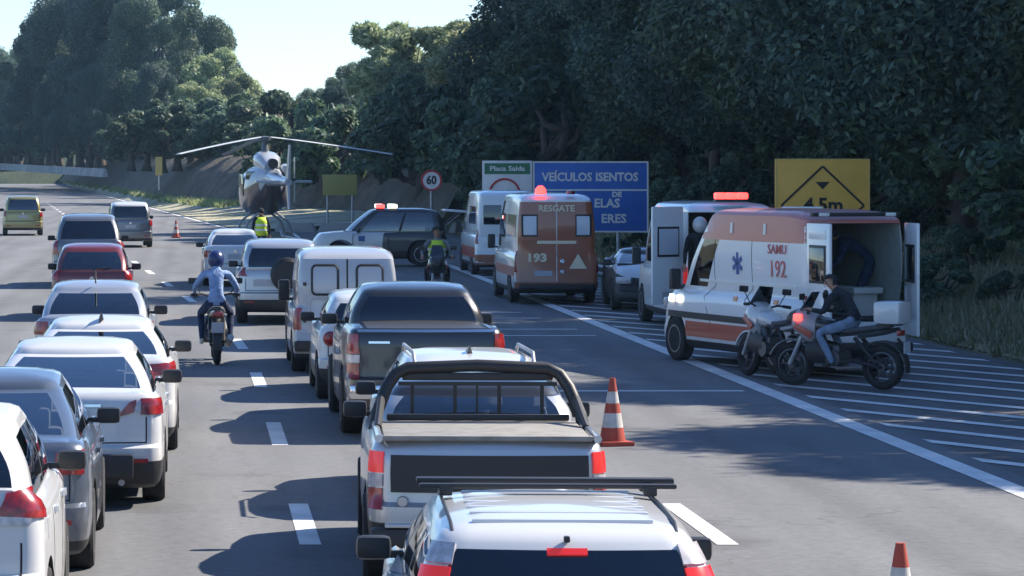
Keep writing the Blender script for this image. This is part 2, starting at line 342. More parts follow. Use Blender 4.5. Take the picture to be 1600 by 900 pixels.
def crown_mesh(seed, H, RX, z0, nl, size, nlobes, asp=2.0, droop=0.0):
    rg = np.random.RandomState(seed)
    zc = (z0+H)/2; hz = (H-z0)/2
    cs, rs = [], []
    for i in range(nlobes):
        th = rg.uniform(0, 2*np.pi); u = rg.uniform(-.85, .9); rr = math.sqrt(max(0, 1-u*u))*rg.uniform(.35, .92)
        cs.append((rr*RX*math.cos(th), rr*RX*math.sin(th), zc+u*hz*.78)); rs.append(rg.uniform(.15, .34)*min(RX, hz))
    cs = np.array(cs); rs = np.array(rs)
    pick = rg.choice(nlobes, nl, p=rs**2/np.sum(rs**2))
    d = rg.normal(size=(nl, 3)); d /= np.linalg.norm(d, axis=1)[:, None]
    rad = rs[pick]*(rg.uniform(0, 1, nl)**.30*.78+.28+np.abs(rg.normal(0, .13, nl))*(rg.uniform(0, 1, nl) < .4))
    p = cs[pick]+d*rad[:, None]*np.array([1, 1, .85])
    n = d*.7+rg.normal(size=(nl, 3))*.55+np.array([0, 0, .25]); n /= np.linalg.norm(n, axis=1)[:, None]
    a = np.cross(n, rg.normal(size=(nl, 3))); a /= np.linalg.norm(a, axis=1)[:, None]
    if droop: a[:, 2] -= droop; a /= np.linalg.norm(a, axis=1)[:, None]
    b = np.cross(n, a); b /= np.linalg.norm(b, axis=1)[:, None]
    s = size*rg.uniform(.55, 1.35, nl)
    a *= (s*asp/2)[:, None]; b *= (s/2)[:, None]
    V = np.empty((nl, 4, 3)); V[:, 0] = p-a; V[:, 1] = p+b*.9-a*.1; V[:, 2] = p+a; V[:, 3] = p-b*.9-a*.1
    me = bpy.data.meshes.new("crown"); me.vertices.add(nl*4); me.vertices.foreach_set("co", V.reshape(-1).astype(np.float32))
    me.loops.add(nl*4); me.loops.foreach_set("vertex_index", np.arange(nl*4, dtype=np.int32))
    me.polygons.add(nl); me.polygons.foreach_set("loop_start", np.arange(0, nl*4, 4, dtype=np.int32)); me.update(); me.validate()
    return me, cs
def trunk_mesh(seed, H, z0, cs, r=.22):
    rnd = random.Random(seed); bm = bmesh.new()
    top = H*.78; pts = [Vector((rnd.uniform(-.25, .25)*k/4, rnd.uniform(-.25, .25)*k/4, top*k/6-.4)) for k in range(7)]
    tube(bm, pts, [r*(1.35 if k == 0 else 1-.12*k) for k in range(7)], 8)
    for c in list(cs)[:9]:
        k = rnd.randint(2, 5); a = pts[k]; b = Vector(c); mid = a.lerp(b, .5)+Vector((0, 0, -.3))
        tube(bm, [a, mid, b], [r*.45, r*.3, r*.1], 6)
    bmesh.ops.recalc_face_normals(bm, faces=bm.faces[:])
    me = bpy.data.meshes.new("trunk"); bm.to_mesh(me); bm.free(); me.materials.append(M_BARK)
    for p in me.polygons: p.use_smooth = True
    return me
TREES = {}
def proto(kind, seed, H, RX, z0, nl, size, nlobes, leaf, asp=2.0, droop=0.0, r=.22):
    me, cs = crown_mesh(seed, H, RX, z0, nl, size, nlobes, asp, droop); me.materials.append(LEAF[leaf])
    TREES[kind] = (me, trunk_mesh(seed, H, z0, cs, r), H)
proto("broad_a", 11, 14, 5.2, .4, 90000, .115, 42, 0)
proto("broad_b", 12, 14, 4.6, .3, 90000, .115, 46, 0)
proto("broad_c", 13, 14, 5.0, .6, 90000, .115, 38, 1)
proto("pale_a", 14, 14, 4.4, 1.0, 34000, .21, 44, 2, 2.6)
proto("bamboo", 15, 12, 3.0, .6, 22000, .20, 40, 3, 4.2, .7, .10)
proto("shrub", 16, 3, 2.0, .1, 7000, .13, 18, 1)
GR = {}
def tree(kind, x, y, z, h, label, name="broadleaf_tree", cat="tree", group=None, sxy=1.0, rz=None):
    cm, tm, H = TREES[kind]; s = h/H
    t = thing(name, label, cat, (x, y, z), rz if rz is not None else random.uniform(0, 6.28), group)
    t.scale = (s*sxy, s*sxy, s)
    link(bpy.data.objects.new("crown", cm), t); link(bpy.data.objects.new("trunk", tm), t)
    return t
#TREES_PLACED
rt = random.Random(5)
GA = "tall dark trees of the wood right of the road"
LA = "tall dark broadleaf tree in the shaded wood along the right verge"
k = 0
for row, off in ((0, 6.0), (1, 11.0), (2, 17.0)):
    dd = 78.0+row*5
    while dd < 182:
        fx = 13.0 if dd < 110 else 13.0-(dd-110)*.045 if dd < 160 else 10.5
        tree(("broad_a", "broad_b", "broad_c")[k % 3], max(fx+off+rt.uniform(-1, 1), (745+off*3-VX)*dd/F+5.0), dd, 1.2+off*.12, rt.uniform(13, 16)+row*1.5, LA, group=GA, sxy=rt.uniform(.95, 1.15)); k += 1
        dd += rt.uniform(6.5, 8.5)
for (px, d_, top, kd) in ((452, 262, 155, "broad_b"), (492, 250, 128, "broad_a"), (528, 238, 118, "broad_b"), (560, 240, 70, "broad_c"), (470, 300, 150, "broad_a")):
    tree(kd, X_at(px, d_), d_, 3.5, CH-3.5+(VY-top)*d_/F, "dark rounded tree at the low end of the wood behind the helicopter", group="trees at the low end of the wood behind the helicopter", sxy=.8)
for i, (px, d_, top, kd, lb) in enumerate(((606, 214, 8, "bamboo", "feathery pale bamboo clump rising against the sky, leftmost of the tall clumps"), (655, 208, 18, "bamboo", "sunlit pale bamboo clump in the middle of the tall clumps behind the speed sign"),
        (700, 203, 16, "pale_a", "sunlit pale green tree beside the bamboo clumps at the wood edge"), (745, 196, 6, "bamboo", "pale bamboo clump rightmost of the tall clumps against the dark wood"))):
    tree(kd, X_at(px, d_), d_, 4.0, CH-4.0+(VY-top)*d_/F, lb, name="bamboo_clump" if kd == "bamboo" else "broadleaf_tree", cat="bamboo" if kd == "bamboo" else "tree", sxy=1.15)
GL = "big trees of the wood beyond the bend"
for (px, d_, top, kd, sx) in ((5, 450, 55, "broad_a", 1.0), (45, 430, 32, "broad_c", .9), (85, 400, -10, "broad_b", .95), (140, 385, -55, "broad_a", .95), (200, 372, -75, "broad_b", 1.0), (255, 352, -55, "broad_c", .9), (305, 338, -15, "broad_c", .8),
        (30, 400, 120, "broad_b", .8), (90, 380, 110, "broad_a", .8), (140, 366, 90, "broad_b", .8), (190, 350, 100, "broad_a", .8), (240, 330, 90, "broad_b", .8), (-30, 460, 80, "broad_b", .8)):
    tree(kd, X_at(px, d_), d_, 3.8, CH-3.8+(VY-top)*d_/F, "big dark tree in the wood left of the sky gap beyond the bend", group=GL, sxy=sx)
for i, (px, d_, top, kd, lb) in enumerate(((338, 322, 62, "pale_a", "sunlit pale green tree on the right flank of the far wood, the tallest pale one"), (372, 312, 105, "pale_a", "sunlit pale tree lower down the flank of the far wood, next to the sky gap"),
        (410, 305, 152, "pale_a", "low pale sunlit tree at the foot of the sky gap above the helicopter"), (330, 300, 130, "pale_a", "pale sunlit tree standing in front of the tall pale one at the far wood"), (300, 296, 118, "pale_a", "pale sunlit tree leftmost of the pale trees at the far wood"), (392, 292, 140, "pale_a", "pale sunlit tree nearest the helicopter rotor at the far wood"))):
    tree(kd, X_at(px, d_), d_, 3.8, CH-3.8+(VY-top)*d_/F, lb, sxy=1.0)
GN = "roadside trees near the camera on the right verge"
for (x, y, h, kd) in ((21.5, 39.6, 12.6, "broad_a"), (22.2, 48.3, 13.5, "broad_b"), (22.0, 54, 14, "broad_c"), (22.4, 59, 14, "broad_a"), (21.9, 64, 14, "broad_b"), (22.3, 69.5, 14, "broad_c"), (21.6, 75, 14, "broad_a"),
                     (28, 52, 16, "broad_a"), (28, 60, 16, "broad_b"), (28, 67, 17, "broad_c")):
    tree(kd, x, y, 1.5, h, "tall dark roadside tree on the right verge outside the wood", group=GN, sxy=1.1)
GS = "shrubs on the grassy bank on the right"
for i in range(26):
    dd = 62+i*4.2+rt.uniform(-1, 1); off = rt.uniform(2.5, 7)
    fx = 13.0 if dd < 110 else 13.0-(dd-110)*.045
    tree("shrub", fx+off, dd, off*.25-.1, rt.uniform(1.8, 3.4), "dark green shrub growing on the bank below the wood on the right", "shrub", "shrub", GS, sxy=rt.uniform(.9, 1.3))
for i in range(30):
    dd = 205+i*9.3; p = min(ff, key=lambda q: abs(q[1]-dd))
    tree("shrub", p[0]+4.2+rt.uniform(-1, 1.5)+max(0, (dd-300)*.012), dd, 3.2, rt.uniform(2, 3.6) if dd < 290 else rt.uniform(4.5, 6.5), "dark shrub on top of the brown earth bank by the bend", "shrub", "shrub", "shrubs on the earth bank", sxy=1.3)
for i in range(34):                                               # undergrowth closing the foot of the wood
    dd = 84+i*3.4+rt.uniform(-1, 1); fx = 13.0 if dd < 110 else 13.0-(dd-110)*.045
    tree("shrub", fx+rt.uniform(9, 13), dd, 2.6, rt.uniform(4.5, 6.5), "tall dark undergrowth bush filling the foot of the wood on the right", "bush", "bush", "undergrowth bushes in the wood on the right", sxy=rt.uniform(1.0, 1.3))
for i in range(13):
    dd = 122+i*7; p = min(ff, key=lambda q: abs(q[1]-dd)); o_ = rt.uniform(.8, 2.6)
    tree("shrub", p[0]+o_, dd+rt.uniform(-1, 1), .5+o_*.7, rt.uniform(4.0, 6.5), "tall dark bush in front of the wood between the brown bank and the blue sign", "bush", "bush", "tall bushes between the brown bank and the blue sign", sxy=rt.uniform(.9, 1.2))
for i in range(16):
    px = 205+i*24; d_ = 246+rt.uniform(-6, 10)
    tree("shrub", X_at(px, d_), d_, 3.2, rt.uniform(4, 6.5), "dark bush along the crest of the brown bank behind the helicopter", "bush", "bush", "bushes on the crest of the brown bank", sxy=rt.uniform(1.0, 1.4))
for i in range(26):
    px = -35+i*16; d_ = 455-i*4.2
    tree("shrub", X_at(px, d_), d_, 3.4, rt.uniform(6, 9.5), "dark bush closing the foot of the far wood beyond the bend", "bush", "bush", "bushes at the foot of the far wood", sxy=rt.uniform(1.1, 1.5))
bm = bmesh.new(); rows_ = []
for i in range(25):
    x = -120+i*12; rows_.append([bm.verts.new((x, 520+rt.uniform(-4, 4), -1)), bm.verts.new((x, 540, 9+rt.uniform(-1, 1))), bm.verts.new((x, 580, 13+rt.uniform(-1.5, 1.5))), bm.verts.new((x, 700, 14))])
for r0, r1 in zip(rows_[:-1], rows_[1:]):
    for j in range(3): bm.faces.new((r0[j], r0[j+1], r1[j+1], r1[j]))
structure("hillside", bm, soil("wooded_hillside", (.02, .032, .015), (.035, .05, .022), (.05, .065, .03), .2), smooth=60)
for i in range(44):
    dd = 46+i*1.5+rt.uniform(-1, 1); off = rt.uniform(.5, 6.0)
    tree("shrub", 13.2+off, dd, off*.2-.05, rt.uniform(.5, 1.5), "low weed clump in the grass of the bank on the right", "weed_clump", "weeds", "weed clumps on the grassy bank", sxy=rt.uniform(.9, 1.6))
# grass tufts of the verge
def tufts(name, spots, hmin, hmax, m, seed):
    rg = np.random.RandomState(seed); nb = 7; P = np.repeat(np.array(spots), nb, axis=0); n = len(P)
    P = P+np.c_[rg.normal(0, .12, n), rg.normal(0, .12, n), np.zeros(n)]
    h = rg.uniform(hmin, hmax, n); th = rg.uniform(0, 6.28, n); lean = rg.uniform(.2, 1.1, n)*h
    w = .015+.03*rg.uniform(0, 1, n); c, s_ = np.cos(th), np.sin(th)
    V = np.empty((n, 3, 3)); V[:, 0] = P+np.c_[-s_*w, c*w, 0*w]; V[:, 1] = P+np.c_[s_*w, -c*w, 0*w]; V[:, 2] = P+np.c_[c*lean, s_*lean, h]
    me = bpy.data.meshes.new(name); me.vertices.add(n*3); me.vertices.foreach_set("co", V.reshape(-1).astype(np.float32)); me.loops.add(n*3); me.loops.foreach_set("vertex_index", np.arange(n*3, dtype=np.int32))
    me.polygons.add(n); me.polygons.foreach_set("loop_start", np.arange(0, n*3, 3, dtype=np.int32)); me.update()
    o = meshobj(name, me, m); o["kind"] = "stuff"; o["category"] = "grass"; return o
M_TUFT = leaf_mat("reflection_toned_grass", (.16, .18, .08), (.30, .30, .17), (.44, .41, .27), .3)  # blades lightened to olive after the same windscreen reflection
sp = []
for _ in range(16000):
    p = ff[random.choice(iA)]; o = abs(random.gauss(0, 4.0)); y = random.uniform(20, 150)
    fx = 13.3 if y < 110 else 13.0-(y-110)*.03
    z = np.interp(o, [0, .6, 2, 4.2, 7.5, 14], [0, .18, .5, .95, 1.7, 3.4]); sp.append((fx+o, y, z-.05))
g = tufts("reflection_toned_grass", sp, .12, .38, M_TUFT, 2); g["label"] = "grass given the pale olive of a windscreen reflection, covering the bank on the right"
sp = []
for _ in range(2600):
    i = random.choice([q for q in iB[:-6] if ff[q][1] > 206]); p = ff[i]; y = p[1]; e = 8.35+bend(y); u = random.uniform(.62, 1.05); sp.append((e+(p[0]-e)*u, y+random.uniform(-1.5, 1.5), .5*u*.9))
g = tufts("verge_grass", sp, .15, .5, leaf_mat("verge_grass_blade", (.12, .17, .05), (.26, .30, .11), (.44, .43, .24), .3), 3); g["label"] = "pale green and straw grass on the verge by the bend"

# ------------------------------------------------------------------ vehicles
NR, NC, NS = 6, 5, 30
HALF = NR+NC+NS+NC+NR; NCOL = 2*HALF
def sm(pts):
    xs = [p[0] for p in pts]; zs = [p[1] for p in pts]
    return lambda y: float(np.interp(y, xs, zs))
def ring(w, yr, yf, zf, rcr, rcf, br=0.0, bf=0.0, tr=0.0, tf=0.0):
    rcr = min(rcr, w*.9); rcf = min(rcf, w*.9); h = []
    for i in range(NR+1): x = (w-rcr)*i/NR; h.append((x, yr+br*(x/w)**2))
    y0 = h[-1][1]+rcr
    for i in range(1, NC+1): a = math.pi/2*i/NC; h.append((w-rcr+rcr*math.sin(a), y0-rcr*math.cos(a)))
    yfe = yf-bf*((w-rcf)/w)**2; y1 = yfe-rcf
    for i in range(1, NS+1): h.append((w, y0+(y1-y0)*i/NS))
    for i in range(1, NC+1): a = math.pi/2*i/NC; h.append((w-rcf+rcf*math.cos(a), y1+rcf*math.sin(a)))
    for i in range(NR-1, -1, -1): x = (w-rcf)*i/NR; h.append((x, yf-bf*(x/w)**2))
    ym = (yr+yf)/2; hl = (yf-yr)/2
    out = []
    for x, y in h:
        q = (ym-y)/hl
        x *= 1-(tr*max(0, q)**2.5+tf*max(0, -q)**2.5)
        out.append((x, y, zf(y)))
    return out+[(-x, y, z) for x, y, z in out[-2:0:-1]]
class Shell:
    """body surface made of stacked closed rings; P(s, r) gives a point on it"""
    def __init__(s, rows): s.A = np.array(rows); s.n = len(rows)
    def P(s, sc, r):
        sc = sc % NCOL; r = min(max(r, 0), s.n-1.0001); i = int(sc); f = sc-i; j = int(r); g = r-j; i2 = (i+1) % NCOL
        a = s.A[j, i]*(1-f)+s.A[j, i2]*f; b = s.A[j+1, i]*(1-f)+s.A[j+1, i2]*f
        return a*(1-g)+b*g
    def r_at(s, sc, z):
        i = int(sc % NCOL); f = (sc % NCOL)-i; zs = s.A[:s.top+1, i, 2]*(1-f)+s.A[:s.top+1, (i+1) % NCOL, 2]*f
        zs = np.maximum.accumulate(zs+np.arange(len(zs))*1e-6)
        return float(np.interp(z, zs, np.arange(len(zs))))
    def at(s, sc, z): return s.P(sc, s.r_at(sc, z))
    def rear_s(s, x, z):
        sg = 1 if x >= 0 else -1; x = abs(x); lo, hi = 0.0, float(NR+NC)
        for _ in range(22):
            m = (lo+hi)/2
            if s.at(m, z)[0] < x: lo = m
            else: hi = m
        return sg*lo
    def side_s(s, y, z):
        lo, hi = float(NR), float(HALF-NR)
        for _ in range(24):
            m = (lo+hi)/2
            if s.at(m, z)[1] < y: lo = m
            else: hi = m
        return lo
def patch(sh, name, quad, m, parent, off=.012, nx=6, nz=4, mirror=False, inset=.02, smooth=40):
    """slab lying on the shell; quad = 4 (s, z) corners, counter-clockwise from low-left"""
    q = np.array(quad, float); P = np.zeros((nz+1, nx+1, 3)); N = np.zeros_like(P)
    for j in range(nz+1):
        for i in range(nx+1):
            u, v = i/nx, j/nz
            sc, z = (q[0]*(1-u)+q[1]*u)*(1-v)+(q[3]*(1-u)+q[2]*u)*v
            p = sh.at(sc, z); P[j, i] = p
            a = sh.at(sc+.3, z)-sh.at(sc-.3, z); b = sh.at(sc, z+.02)-sh.at(sc, z-.02); n = np.cross(a, b); N[j, i] = n/(np.linalg.norm(n)+1e-9)
    bm = bmesh.new(); mx = -1 if mirror else 1
    o = [[bm.verts.new((mx*(P[j, i]+N[j, i]*off)[0], *(P[j, i]+N[j, i]*off)[1:])) for i in range(nx+1)] for j in range(nz+1)]
    b = [[bm.verts.new((mx*(P[j, i]-N[j, i]*inset)[0], *(P[j, i]-N[j, i]*inset)[1:])) for i in range(nx+1)] for j in range(nz+1)]
    for j in range(nz):
        for i in range(nx):
            bm.faces.new((o[j][i], o[j][i+1], o[j+1][i+1], o[j+1][i])); bm.faces.new((b[j][i], b[j+1][i], b[j+1][i+1], b[j][i+1]))
    rim = [(0, i) for i in range(nx)]+[(j, nx) for j in range(nz)]+[(nz, i) for i in range(nx, 0, -1)]+[(j, 0) for j in range(nz, 0, -1)]
    for k in range(len(rim)):
        a, c = rim[k], rim[(k+1) % len(rim)]; bm.faces.new((o[a[0]][a[1]], b[a[0]][a[1]], b[c[0]][c[1]], o[c[0]][c[1]]))
    return bmobj(name, bm, m, parent, smooth)
def rq(sh, x0, x1, z0, z1, x2=None, x3=None):
    """rear quad in x,z (x2,x3: top corners)"""
    x2 = x1 if x2 is None else x2; x3 = x0 if x3 is None else x3
    return [(sh.rear_s(x0, z0), z0), (sh.rear_s(x1, z0), z0), (sh.rear_s(x2, z1), z1), (sh.rear_s(x3, z1), z1)]
def sq(sh, y0, y1, z0, z1, y2=None, y3=None):
    y2 = y1 if y2 is None else y2; y3 = y0 if y3 is None else y3
    return [(sh.side_s(y0, z0), z0), (sh.side_s(y1, z0), z0), (sh.side_s(y2, z1), z1), (sh.side_s(y3, z1), z1)]
def wheel_meshes(r, w):
    bm = bmesh.new(); lathe(bm, [(-w/2, r*.62), (-w/2, r*.93), (-w*.38, r), (w*.38, r), (w/2, r*.93), (w/2, r*.62)], 'X', 28)
    bmesh.ops.recalc_face_normals(bm, faces=bm.faces[:]); t = bpy.data.meshes.new("tyre"); bm.to_mesh(t); bm.free(); t.materials.append(M_TYRE)
    for p in t.polygons: p.use_smooth = True
    t.set_sharp_from_angle(angle=R(35))
    bm = bmesh.new(); lathe(bm, [(-.05, r*.2), (w*.25, r*.60), (w*.44, r*.64), (w*.50, r*.64), (w*.50, r*.57), (w*.30, r*.50), (w*.28, r*.2)], 'X', 28)
    lathe(bm, [(w*.2, .01), (w*.2, r*.16), (w*.46, r*.14), (w*.47, .01)], 'X', 12)
    for k in range(5):
        a = 2*math.pi*k/5; box(bm, (w*.40, r*.34*math.cos(a), r*.34*math.sin(a)), (w*.12, r*.52, r*.13), Matrix.Identity(3))
        vs = bm.verts[-8:]; bmesh.ops.rotate(bm, verts=vs, cent=(w*.40, r*.34*math.cos(a), r*.34*math.sin(a)), matrix=Matrix.Rotation(a, 3, 'X'))
    bmesh.ops.recalc_face_normals(bm, faces=bm.faces[:]); q = bpy.data.meshes.new("rim"); bm.to_mesh(q); bm.free(); q.materials.append(M_RIM)
    return t, q
WM = {}
def wheels(t, xs, ys, r, w, steel=False):
    key = (round(r, 2), round(w, 2))
    if key not in WM: WM[key] = wheel_meshes(*key)
    for y in ys:
        for sg in (-1, 1):
            o = link(bpy.data.objects.new("wheel", WM[key][0]), t); o.location = (sg*xs, y, r); o.rotation_euler = (random.uniform(0, 6), 0, 0 if sg > 0 else math.pi)
            link(bpy.data.objects.new("rim", WM[key][1]), o)
def apply_bool(o, cutter, mode='DIFFERENCE'):
    md = o.modifiers.new("cut", 'BOOLEAN'); md.object = cutter; md.operation = mode; md.solver = 'EXACT'; md.material_mode = 'INDEX'
    dg = bpy.context.evaluated_depsgraph_get(); me = bpy.data.meshes.new_from_object(o.evaluated_get(dg)); o.modifiers.clear()
    old = o.data; o.data = me; bpy.data.meshes.remove(old); bpy.data.objects.remove(cutter)
BASE = dict(
    sedan=dict(L=4.45, W=1.76, H=1.46, zt=1.02, ytr=.72, yrr=1.35, yfr=2.65, ywb=3.45, zb=.95, zc=.98, zh=.84, zn=.66, wb=(.95, 3.5), R=.315, wr=.60, seam=True),
    hatch=dict(L=3.95, W=1.70, H=1.48, zt=.97, ytr=.12, yrr=.52, yfr=2.25, ywb=3.0, zb=.95, zc=.98, zh=.86, zn=.68, wb=(.62, 3.12), R=.30, wr=.61),
    suv=dict(L=4.25, W=1.78, H=1.66, zt=1.08, ytr=.10, yrr=.30, yfr=2.45, ywb=3.15, zb=1.05, zc=1.08, zh=1.0, zn=.78, wb=(.78, 3.38), R=.345, wr=.68),
    pickup=dict(L=5.2, W=1.86, H=1.76, zt=1.18, ytr=1.62, yrr=1.78, yfr=3.1, ywb=3.85, zb=1.12, zc=1.14, zh=1.05, zn=.85, wb=(1.15, 4.25), R=.37, wr=.66, bed=True),
    panel=dict(L=4.1, W=1.66, H=1.86, zt=1.02, ytr=.06, yrr=.12, yfr=2.55, ywb=3.15, zb=.98, zc=1.0, zh=.86, zn=.68, wb=(.75, 3.3), R=.30, wr=.72, noside=True),
    van=dict(L=5.7, W=1.96, H=2.52, zt=1.12, ytr=.05, yrr=.10, yfr=4.05, ywb=4.95, zb=1.15, zc=1.2, zh=1.08, zn=.82, wb=(1.05, 4.6), R=.35, wr=.82, noside=True),
)
def car(style, t, body_mat, glass_m=None, trim_t=.10, cargo=None, deck_mat=None, roof_mat=None, rearglass=True, seats=True, **kw):
    p = dict(BASE[style]); p.update(kw); L, w, H = p["L"], p["W"]/2, p["H"]; zg = p.get("zg", .24 if style in ("suv", "pickup", "van") else .19)
    gm = glass_m or M_GLASS; van = style in ("van", "panel")
    ztop = sm([(0, p["zt"]), (max(p["ytr"], .15), p["zt"]+(.015 if style == "sedan" else 0)), (max(p["ytr"], .15)+.35, p["zb"]-.02), (p["ywb"]-.3, p["zb"]-.02), (p["ywb"], p["zc"]), (L-.35, p["zh"]), (L, p["zn"])])
    if p.get("bed"): ztop = sm([(0, p["zt"]), (p["ytr"]-.05, p["zt"]), (p["ytr"]+.1, p["zb"]), (p["ywb"]-.3, p["zb"]), (p["ywb"], p["zc"]), (L-.35, p["zh"]), (L, p["zn"])])
    zbelt = sm([(p["ytr"], p["zt"]+.03), (p["ytr"]+.4, p["zb"]+.01), (p["ywb"]-.35, p["zb"]+.01), (p["ywb"], p["zc"]+.03)])
    def lz(tt): return lambda y: zg+(ztop(y)-zg)*tt
    rows = []; tags = []
    tr, tf = p.get("tr", .05), p.get("tf", .12)
    bumper = .02 if van else .07
    for tt, dw, dr, df in ((0, .07, .12, .12), (.05, .03, .05, .05), (.14, .008, .012, .012), (.30, .0, .0, .0), (.44, .0, .006, .02), (.475, .001, bumper, .05), (.60, .0, bumper+.01, .07), (.80, .004, bumper+.012, .10), (.93, .016, bumper+.022, .14), (.985, .040, bumper+.045, .19)):
        rows.append(ring(w-dw, dr, L-df, lz(tt), .16 if not van else .10, .26, .07 if not van else .03, .16, tr, tf)); tags.append(("low", tt))
    dk = bumper+.075
    rows.append(ring(w-.075, min(dk, p["ytr"]), L-.24, lambda y: ztop(y)+.012, .15 if not van else .09, .26, .07 if not van else .03, .16, tr, tf)); tags.append(("deck", 0))
    wb_, wr = w-(.105 if not van else .085), p["wr"]; gr = .15 if not van else .09
    rt_ = min(p["ytr"], p["yrr"]); zr_edge = H-(.085 if not van else .11)
    zroof = sm([(p["yrr"], zr_edge-p.get("rdrop", .05)), (p["yrr"]+.55, zr_edge), (p["yfr"]-.35, zr_edge), (p["yfr"], zr_edge-.045)])
    KS = (0, .05, .10, .22, .38, .55, .72, .86, .92, 1.0)
    for k in KS:
        ww = wb_+(wr-wb_)*k+.035*math.sin(math.pi*k)*(1 if not van else .9); yr = p["ytr"]+(p["yrr"]-p["ytr"])*k-.03*math.sin(math.pi*k); yf = p["ywb"]+(p["yfr"]-p["ywb"])*k+.04*math.sin(math.pi*k)
        def zz(y, k=k, yr=yr, yf=yf):
            q = (y-yr)/(yf-yr); a = zbelt(p["ytr"]+(p["ywb"]-p["ytr"])*q); b = zroof(p["yrr"]+(p["yfr"]-p["yrr"])*q); return a+(b-a)*k
        rows.append(ring(ww, yr, yf, zz, gr, gr, .06 if not van else .03, .16, .04, .06)); tags.append(("gh", k))
    top = len(rows)-1
    for f, dz in ((.955, .035), (.86, .058), (.62, .078), (.30, .085), (.04, .086)):
        ym = (p["yrr"]+p["yfr"])/2; hl = (p["yfr"]-p["yrr"])/2
        rows.append(ring(wr*f, ym-hl*(1-(1-f)*.9), ym+hl*(1-(1-f)*.9), (lambda y, dz=dz: zroof(y)+dz*(H-zr_edge)/.086), gr*f, gr*f, .06*f, .16*f, .04, .06)); tags.append(("roof", f))
    sh = Shell(rows); sh.top = top; sh.p = p
    mats = [body_mat, gm, M_BLACK, deck_mat or body_mat, roof_mat or body_mat, cargo[2] if cargo else M_INT]
    bm = bmesh.new(); V = [[bm.verts.new(q) for q in r] for r in rows]
    wins = p.get("wins", ((.05, .46), (.49, .93)) if not van else ((.80, .965),))
    for j in range(len(rows)-1):
        kind, val = tags[j]
        for i in range(NCOL):
            f = bm.faces.new((V[j][i], V[j][(i+1) % NCOL], V[j+1][(i+1) % NCOL], V[j+1][i]))
            ii = i if i < HALF else NCOL-1-i; mi = 0
            if kind == "low" and val < trim_t: mi = 2
            if p.get("split") and mi == 0 and kind in ("low", "deck", "gh") and ii < NR+NC+NS*p["split"]: mi = 3
            if kind == "deck" and ii < NR and p.get("bed"): mi = 3
            if kind in ("gh", "roof"): mi = 4 if roof_mat and (kind == "roof" or val >= .9) else (3 if p.get("split") and kind == "gh" and ii < NR+NC+NS*1.1 else 0)
            if kind == "gh" and .04 < val < .90:
                if ii < NR+1 and rearglass and not van: mi = 1
                elif ii >= HALF-NR-2: mi = 1
                elif NR+NC <= ii < NR+NC+NS:
                    v = (ii-NR-NC+.5)/NS
                    if any(a < v < b for a, b in wins): mi = 1
                    elif any(a-.08 < v < b+.08 for a, b in wins) and not van and v < .93 and .1 < v: mi = 2
            f.material_index = mi
    bm.faces.new(V[0][::-1]).material_index = 2; bm.faces.new(V[-1])
    bmesh.ops.recalc_face_normals(bm, faces=bm.faces[:])
    me = bpy.data.meshes.new("body"); bm.to_mesh(me); bm.free()
    for m in mats: me.materials.append(m)
    body = link(bpy.data.objects.new("body", me), t)
    cb = bmesh.new()
    for y in p["wb"]: lathe(cb, [(-w*1.3, p["R"]*1.17), (w*1.3, p["R"]*1.17)], 'X', 32, (0, y, p["R"]+.01), 2)
    if cargo: box(cb, cargo[0], cargo[1], mi=5)
    bmesh.ops.recalc_face_normals(cb, faces=cb.faces[:])
    cme = bpy.data.meshes.new("cutter"); cb.to_mesh(cme); cb.free()
    for m in mats: cme.materials.append(m)
    cut = link(bpy.data.objects.new("cutter", cme), t); apply_bool(body, cut)
    # panes become parts
    bm = bmesh.new(); bm.from_mesh(body.data); gf = [f for f in bm.faces if f.material_index == 1]; seen = set(); isl = []
    for f in gf:
        if f in seen: continue
        st = [f]; seen.add(f); cur = []
        while st:
            g_ = st.pop(); cur.append(g_)
            for e in g_.edges:
                for h in e.link_faces:
                    if h.material_index == 1 and h not in seen: seen.add(h); st.append(h)
        isl.append(cur)
    for cur in isl:
        c = sum((f.calc_center_median() for f in cur), Vector())/len(cur)
        nm = "side_window" if abs(c.x) > w*.55 else ("rear_window" if c.y < (p["ytr"]+p["ywb"])/2 else "windscreen")
        nb = bmesh.new(); mp = {}
        for f in cur:
            vs = []
            for v in f.verts:
                if v not in mp: mp[v] = nb.verts.new(v.co)
                vs.append(mp[v])
            nb.faces.new(vs)
        bmobj(nm, nb, gm, t, 30, recalc=False)
    bmesh.ops.delete(bm, geom=gf, context='FACES'); bm.to_mesh(body.data); bm.free()
    for q in body.data.polygons: q.use_smooth = True
    body.data.set_sharp_from_angle(angle=R(32))
    wheels(t, w-.12, p["wb"], p["R"], .21 if not p.get("bed") else .25)
    # mirrors
    zm = p["zb"]+.06
    ym = p["ywb"]-.35 if not van else p["ywb"]-.15
    for sg in (-1, 1):
        bm = bmesh.new(); mw, mh = (.20, .135) if not van else (.18, .34)
        box(bm, (sg*(w+.035), ym, zm+(0 if not van else .1)), (mw, .11, mh), bev=.04); box(bm, (sg*(w-.09), ym+.02, zm-.04), (.14, .05, .04))
        bmobj("wing_mirror", bm, p.get("mirror", M_BLACK), t, 40)
